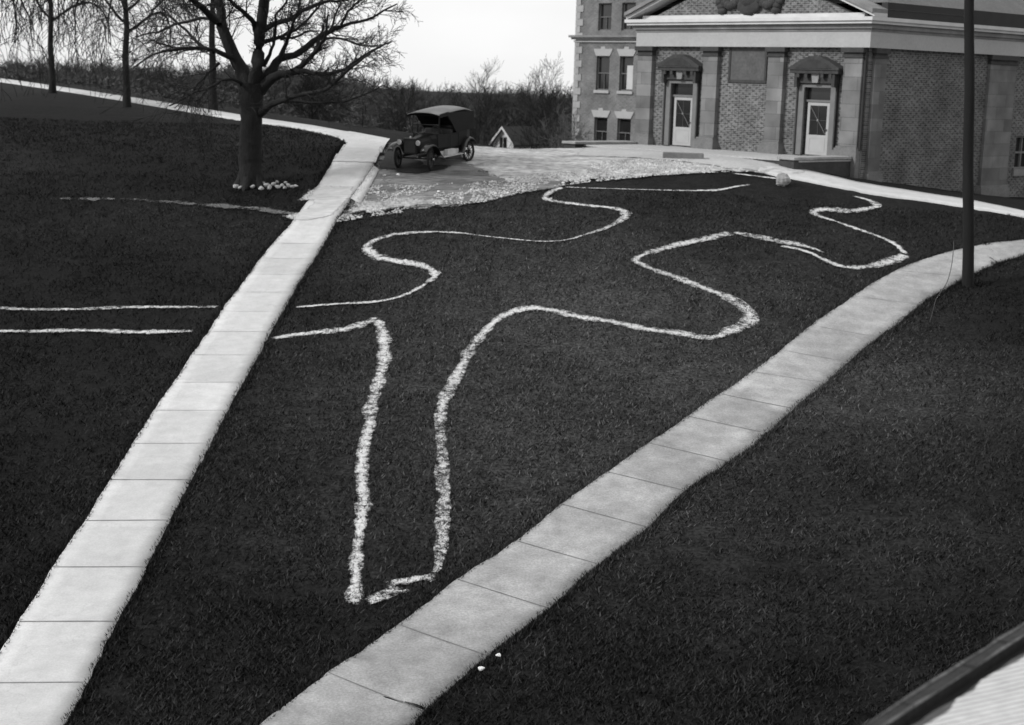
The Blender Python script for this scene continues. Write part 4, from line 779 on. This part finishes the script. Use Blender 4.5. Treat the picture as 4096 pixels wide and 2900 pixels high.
# drooping trees in the far left
for k, (vx, Y, h, lb) in enumerate([(285, 78, 14, 'bare drooping tree at the upper left, nearest to the slim tree'), (120, 90, 15, 'bare tree with long hanging twigs near the top left corner'), (-60, 80, 16, 'bare tree with hanging twigs cut off by the left edge of the picture')]):
    bare_tree('weeping_tree', xat(vx, Y), Y, h, 60+k, lb, r=.20, spread=1.7, droop=.95, up=.14, split=.30, kids=(10, 8, 7), minr=.014, lev=3, nl=22)
for k, (vx, Y, h, lb) in enumerate([(1222, 104, 9.6, 'bare bushy tree just left of the quoined building corner'), (1072, 112, 8.6, 'bare tree with a broad low crown between the car and the quoined building'), (1168, 232, 7.9, 'small bare tree rising behind the white gable of the cottage'), (905, 100, 8.6, 'rounded bare tree behind the car roof, left of it'), (700, 96, 9.2, 'bare tree behind the cross walkway right of the big trunk')]):
    x_ = xat(vx, Y); top = {0: 176, 1: 186, 2: 205, 3: 200, 4: 165}[k]; zt = at(vx, top, Y)[2]; hh = zt-hz1(x_, Y)
    bare_tree('background_tree', x_, Y, hh, 80+k, lb, r=.10, spread=1.0, split=.18, kids=(10, 9, 7), minr=.009, nl=22)
for k, (vx, Y, h, lb) in enumerate([(1262, 86, 2.9, 'pale scrubby bush at the foot of the quoined building corner'), (1300, 84, 1.9, 'low bush before the basement windows of the quoined building'), (935, 66.5, 1.2, 'low pale shrub between the walkway corner and the car bonnet'), (812, 72, 1.7, 'pale dry shrub beyond the cross walkway, left of the car')]):
    x_ = xat(vx, Y); hh = h+max(0, 0)
    if k < 2: hh = at(vx, 268 if k == 0 else 285, Y)[2]-hz1(x_, Y)
    bare_tree('bush', x_, Y, hh, 130+k, lb, r=.05, spread=1.1, split=.03, kids=(9, 8, 5), minr=.010, nl=18, cat='bush', crown_m=mat('dry_twigs', .09, amp=.4, scale=4))

# far woods: one mass of bare crowns and brush filling the valley
def top_v(vx):  # tree line height in the photograph
    return np.interp(vx, [-400, 0, 200, 380, 500, 640, 760, 850, 900, 960, 1040, 1090, 1180, 1240, 1300, 2600], [150, 150, 150, 160, 158, 160, 176, 200, 203, 212, 216, 208, 212, 214, 215, 215])
protos = []
for k in range(7):
    R_ = np.random.default_rng(300+k); tb = Tubes(); P = np.array([[R_.normal()*.01, R_.normal()*.01, t] for t in np.linspace(0, .9, 6)]); tb.add(P, .018*(1-.8*np.linspace(0, 1, 6)), 4)
    for j in range(13):
        t = .15+.75*j/13; a = j*2.4+R_.random(); grow(tb, (0, 0, t), (math.cos(a), math.sin(a), .5+.6*t), (.34-.18*t), .007, 2, R_, .0, .12, (5, 4), .25, .0016)
    protos.append(tb.arrays())
wd = Tubes(); R_ = np.random.default_rng(9)
for k in range(900):
    vx = -500+R_.random()*3200 if k % 5 == 0 else -100+R_.random()*1420; Y = 128+R_.random()**1.3*130
    x_ = xat(vx, Y); 
    if 1050 < vx < 1260 and Y < 215: Y = 215+R_.random()*45; x_ = xat(vx, Y)
    zt = at(vx, top_v(vx)+R_.normal()*9+1, Y)[2]; zg = hz1(x_, Y); hh = zt-zg
    if hh < 3: continue
    V, Fc = protos[k % 7]; a = R_.random()*6.28; c, s_ = math.cos(a), math.sin(a); wdt = min(hh, 15)*(.8+.5*R_.random()); Vr = np.column_stack([(V[:, 0]*c-V[:, 1]*s_)*wdt+x_, (V[:, 0]*s_+V[:, 1]*c)*wdt+Y, V[:, 2]*hh+zg]); wd.raw(Vr, Fc)
V, Fc = wd.arrays(); mesh_obj('woods', V, Fc, WOODST, None, kind='stuff'); print('woods', len(Fc))
# brush: dense twig flakes under and between the crowns
nb = 260000; vx = np.where(np.arange(nb) % 5 == 0, -500+R_.random(nb)*3200, -120+R_.random(nb)*1440); Y = 112+R_.random(nb)*150; Y = np.where((vx > 1040) & (vx < 1270) & (Y < 212), 212+R_.random(nb)*50, Y)
tanx = np.array([ray(v*S, 300*S)[0]/ray(v*S, 300*S)[1] for v in np.linspace(-600, 2800, 60)]); tx = np.interp(vx, np.linspace(-600, 2800, 60), tanx); X = tx*Y; zg = hz(X, Y)
elt = np.array([ray(v*S, top_v(v)*S)[2]/ray(v*S, top_v(v)*S)[1] for v in np.linspace(-600, 2800, 341)]); zt = 10+np.interp(vx, np.linspace(-600, 2800, 341), elt)*Y
clump = vnoise(np.column_stack([X, Y]), .12, 5)
zz = zg+(zt-zg)*np.clip(.05+R_.random(nb)**.8*(.35+.65*clump), 0, .93); sz = .08+.22*R_.random(nb)
ctr = np.column_stack([X, Y, zz]); d1 = R_.normal(size=(nb, 3)); d1 /= np.linalg.norm(d1, axis=1)[:, None]; d1[:, 2] *= .8; d2 = R_.normal(size=(nb, 3))*.25
Vb = np.stack([ctr-d1*sz[:, None], ctr+d2*sz[:, None], ctr+d1*sz[:, None]*1.3], 1).reshape(-1, 3)
mesh_obj('brush', Vb, np.arange(nb*3).reshape(-1, 3), BRUSH, None, kind='stuff')

# cottages in the valley
CW = mat('cottage_paint', .55, amp=.1)
def cottage(x, y, wd_, dp, wall_h, roof_h, rz, label, zb=None):
    z = hz1(x, y) if zb is None else zb; e = empty('cottage', (x, y, z), rz, label=label, cat='cottage')
    wl_ = MB(); wl_.prism([(-wd_/2, -2), (wd_/2, -2), (wd_/2, wall_h), (0, wall_h+roof_h), (-wd_/2, wall_h)], 0, dp); wl_.build('wall', CW, e)
    o_ = .35; rm = MB(); rm.prism([(-wd_/2-o_, wall_h-o_*roof_h/(wd_/2)+.05), (0, wall_h+roof_h+.05), (wd_/2+o_, wall_h-o_*roof_h/(wd_/2)+.05), (wd_/2+o_, wall_h-o_*roof_h/(wd_/2)+.3), (0, wall_h+roof_h+.3), (-wd_/2-o_, wall_h-o_*roof_h/(wd_/2)+.3)], -.4, dp+.4); rm.build('roof', ROOFD, e)
    bg_ = MB(); hgt = .28
    for sx in (-1, 1): bg_.prism([(sx*(wd_/2+o_), wall_h-o_*roof_h/(wd_/2)+.02), (0, wall_h+roof_h+.02), (0, wall_h+roof_h+.32), (sx*(wd_/2+o_), wall_h-o_*roof_h/(wd_/2)+.32)], -.5, -.42)
    bg_.build('bargeboard', CW, e)
    w_ = MB().box((-.5, -.04, wall_h-.6), (.5, .02, wall_h+.7)).build('window', GLASS, e); MB().box((-.62, -.07, wall_h+.7), (.62, .03, wall_h+.85)).box((-.04, -.06, wall_h-.6), (.04, -.041, wall_h+.7)).build('window_frame', PAINT, w_)
    MB().box((-wd_/2+.3, 3, wall_h+roof_h*.4), (-wd_/2+1.0, 3.7, wall_h+roof_h+1.)).build('chimney', STONED, e) if False else None
    return e
Yc = 190.; zpk = at(1128, 286, Yc)[2]
cottage(xat(1128, Yc), Yc, 2.9, 9, zpk-1.9-hz1(xat(1128, Yc), Yc), 1.75, -.55, 'small white gabled cottage with dark roof, between the car and the quoined building')
cottage(xat(1214, 200.), 200., 1.8, 3.5, at(1214, 296, 200.)[2]-1.2-hz1(xat(1214, 200.), 200.), 1.2, .2, 'tiny white gable half hidden by trees, right of the white cottage in the valley')

# ------------------------------------------------------------------ near roof edge at the lower right
def atz(vx, vy, z): d = ray(vx*S, vy*S); return EYE+d*((z-EYE[2])/d[2])
rf = empty('near_roof', (0, 0, 0), 0, label='corner of a pale ribbed roof with a dark wooden edge, cut off at the bottom right', cat='roof')
ZR = 6.6
a_, b_ = atz(1905, 1640, ZR), atz(2320, 1378, ZR); u_ = (b_-a_)/np.linalg.norm(b_-a_); nrm_ = np.array([u_[1], -u_[0], 0])
if nrm_[0] < 0: nrm_ = -nrm_
LR_ = np.linalg.norm(b_-a_); print('roof edge', a_, b_, LR_)
def strip(name, m_, o0, o1, z0, z1, seed, rag=.0, seglen=None, par=rf, s0=-2.4, s1=3., th_=.06):
    R2 = np.random.default_rng(seed); ss = np.arange(s0, LR_+s1, .03); V = []; Fc = []
    rg = np.interp(np.arange(len(ss)), np.arange(0, len(ss)+30, 6), R2.normal(size=len(np.arange(0, len(ss)+30, 6)))*rag); r0 = np.interp(np.arange(len(ss)), np.arange(0, len(ss)+40, 14), R2.normal(size=len(np.arange(0, len(ss)+40, 14)))*rag)
    for i, s_ in enumerate(ss):
        p0 = a_+u_*s_+nrm_*(o0+rg[i]+r0[i]); p1 = a_+u_*s_+nrm_*o1
        V += [(p0[0], p0[1], ZR+z0-th_), (p0[0], p0[1], ZR+z0), (p1[0], p1[1], ZR+z1), (p1[0], p1[1], ZR+z1-th_)]
        if i: k = 4*(i-1); Fc += [(k, k+1, k+5, k+4), (k+1, k+2, k+6, k+5), (k+2, k+3, k+7, k+6)]
    return mesh_obj(name, V, Fc, m_, par)
strip('edge_board', COPE, .0, .105, .0, .0, 1, .007, th_=.14)
strip('edge_lip', mat('edge_lip', .07, amp=.7, scale=5, fine=.5, fscale=18), .004, .022, .006, .006, 2, .006, th_=.012)
strip('inner_lip', mat('edge_lip', .085), .092, .104, .005, .005, 3, .006, th_=.01)
strip('shadow_gap', mat('gap_shadow', .008), .105, .175, -.07, -.07, 4)  # sunken gap behind the board, its shadow painted in as near-black
for k_, so_ in enumerate((.55, 1.35, 1.9, 2.7)):
    q0 = a_+u_*so_; MB().tube([q0+nrm_*.0+np.array([0, 0, .004]), q0+u_*.02+nrm_*.10+np.array([0, 0, .004])], .006, 4).build('board_joint', DARKW, rf)
strip('roof_felt', mat('felt', .06, amp=.35, scale=6), .175, .40, -.03, -.01, 5, .012)
# pale roofing with shallow ribs crossing the edge at a slant
TINM = mat('pale_roofing', .46, amp=.10, scale=1.6, fine=.10, fscale=14, patch=(.10, 5))
d0, d1_ = atz(1900, 1640, ZR), atz(2294, 1552, ZR); rb_ = (d1_-d0)/np.linalg.norm(d1_-d0); perp = np.array([-rb_[1], rb_[0], 0])
_t = TINM.node_tree; _b = _t.nodes['Principled BSDF']; _src = _b.inputs['Base Color'].links[0].from_socket
_tc = _t.nodes.new('ShaderNodeTexCoord'); _dp = _t.nodes.new('ShaderNodeVectorMath'); _dp.operation = 'DOT_PRODUCT'; _t.links.new(_tc.outputs['Object'], _dp.inputs[0]); _dp.inputs[1].default_value = tuple(perp*2*math.pi/.050)
_nz = _t.nodes.new('ShaderNodeTexNoise'); _nz.inputs['Scale'].default_value = 2.2; _t.links.new(_tc.outputs['Object'], _nz.inputs[0]); _ad = _t.nodes.new('ShaderNodeMath'); _ad.operation = 'MULTIPLY_ADD'; _t.links.new(_nz.outputs[0], _ad.inputs[0]); _ad.inputs[1].default_value = 5; _t.links.new(_dp.outputs['Value'], _ad.inputs[2])
_cs = _t.nodes.new('ShaderNodeMath'); _cs.operation = 'COSINE'; _t.links.new(_ad.outputs[0], _cs.inputs[0]); _mr = _t.nodes.new('ShaderNodeMapRange'); _mr.inputs[1].default_value = .2; _mr.inputs[2].default_value = 1.; _mr.inputs[3].default_value = 1.; _mr.inputs[4].default_value = .45; _t.links.new(_cs.outputs[0], _mr.inputs[0])
_mu = _t.nodes.new('ShaderNodeMath'); _mu.operation = 'MULTIPLY'; _t.links.new(_src, _mu.inputs[0]); _t.links.new(_mr.outputs[0], _mu.inputs[1]); _t.links.new(_mu.outputs[0], _b.inputs['Base Color'])
strip('pale_roofing', TINM, .225, 3.5, .0, .0, 6, .018, th_=.015)
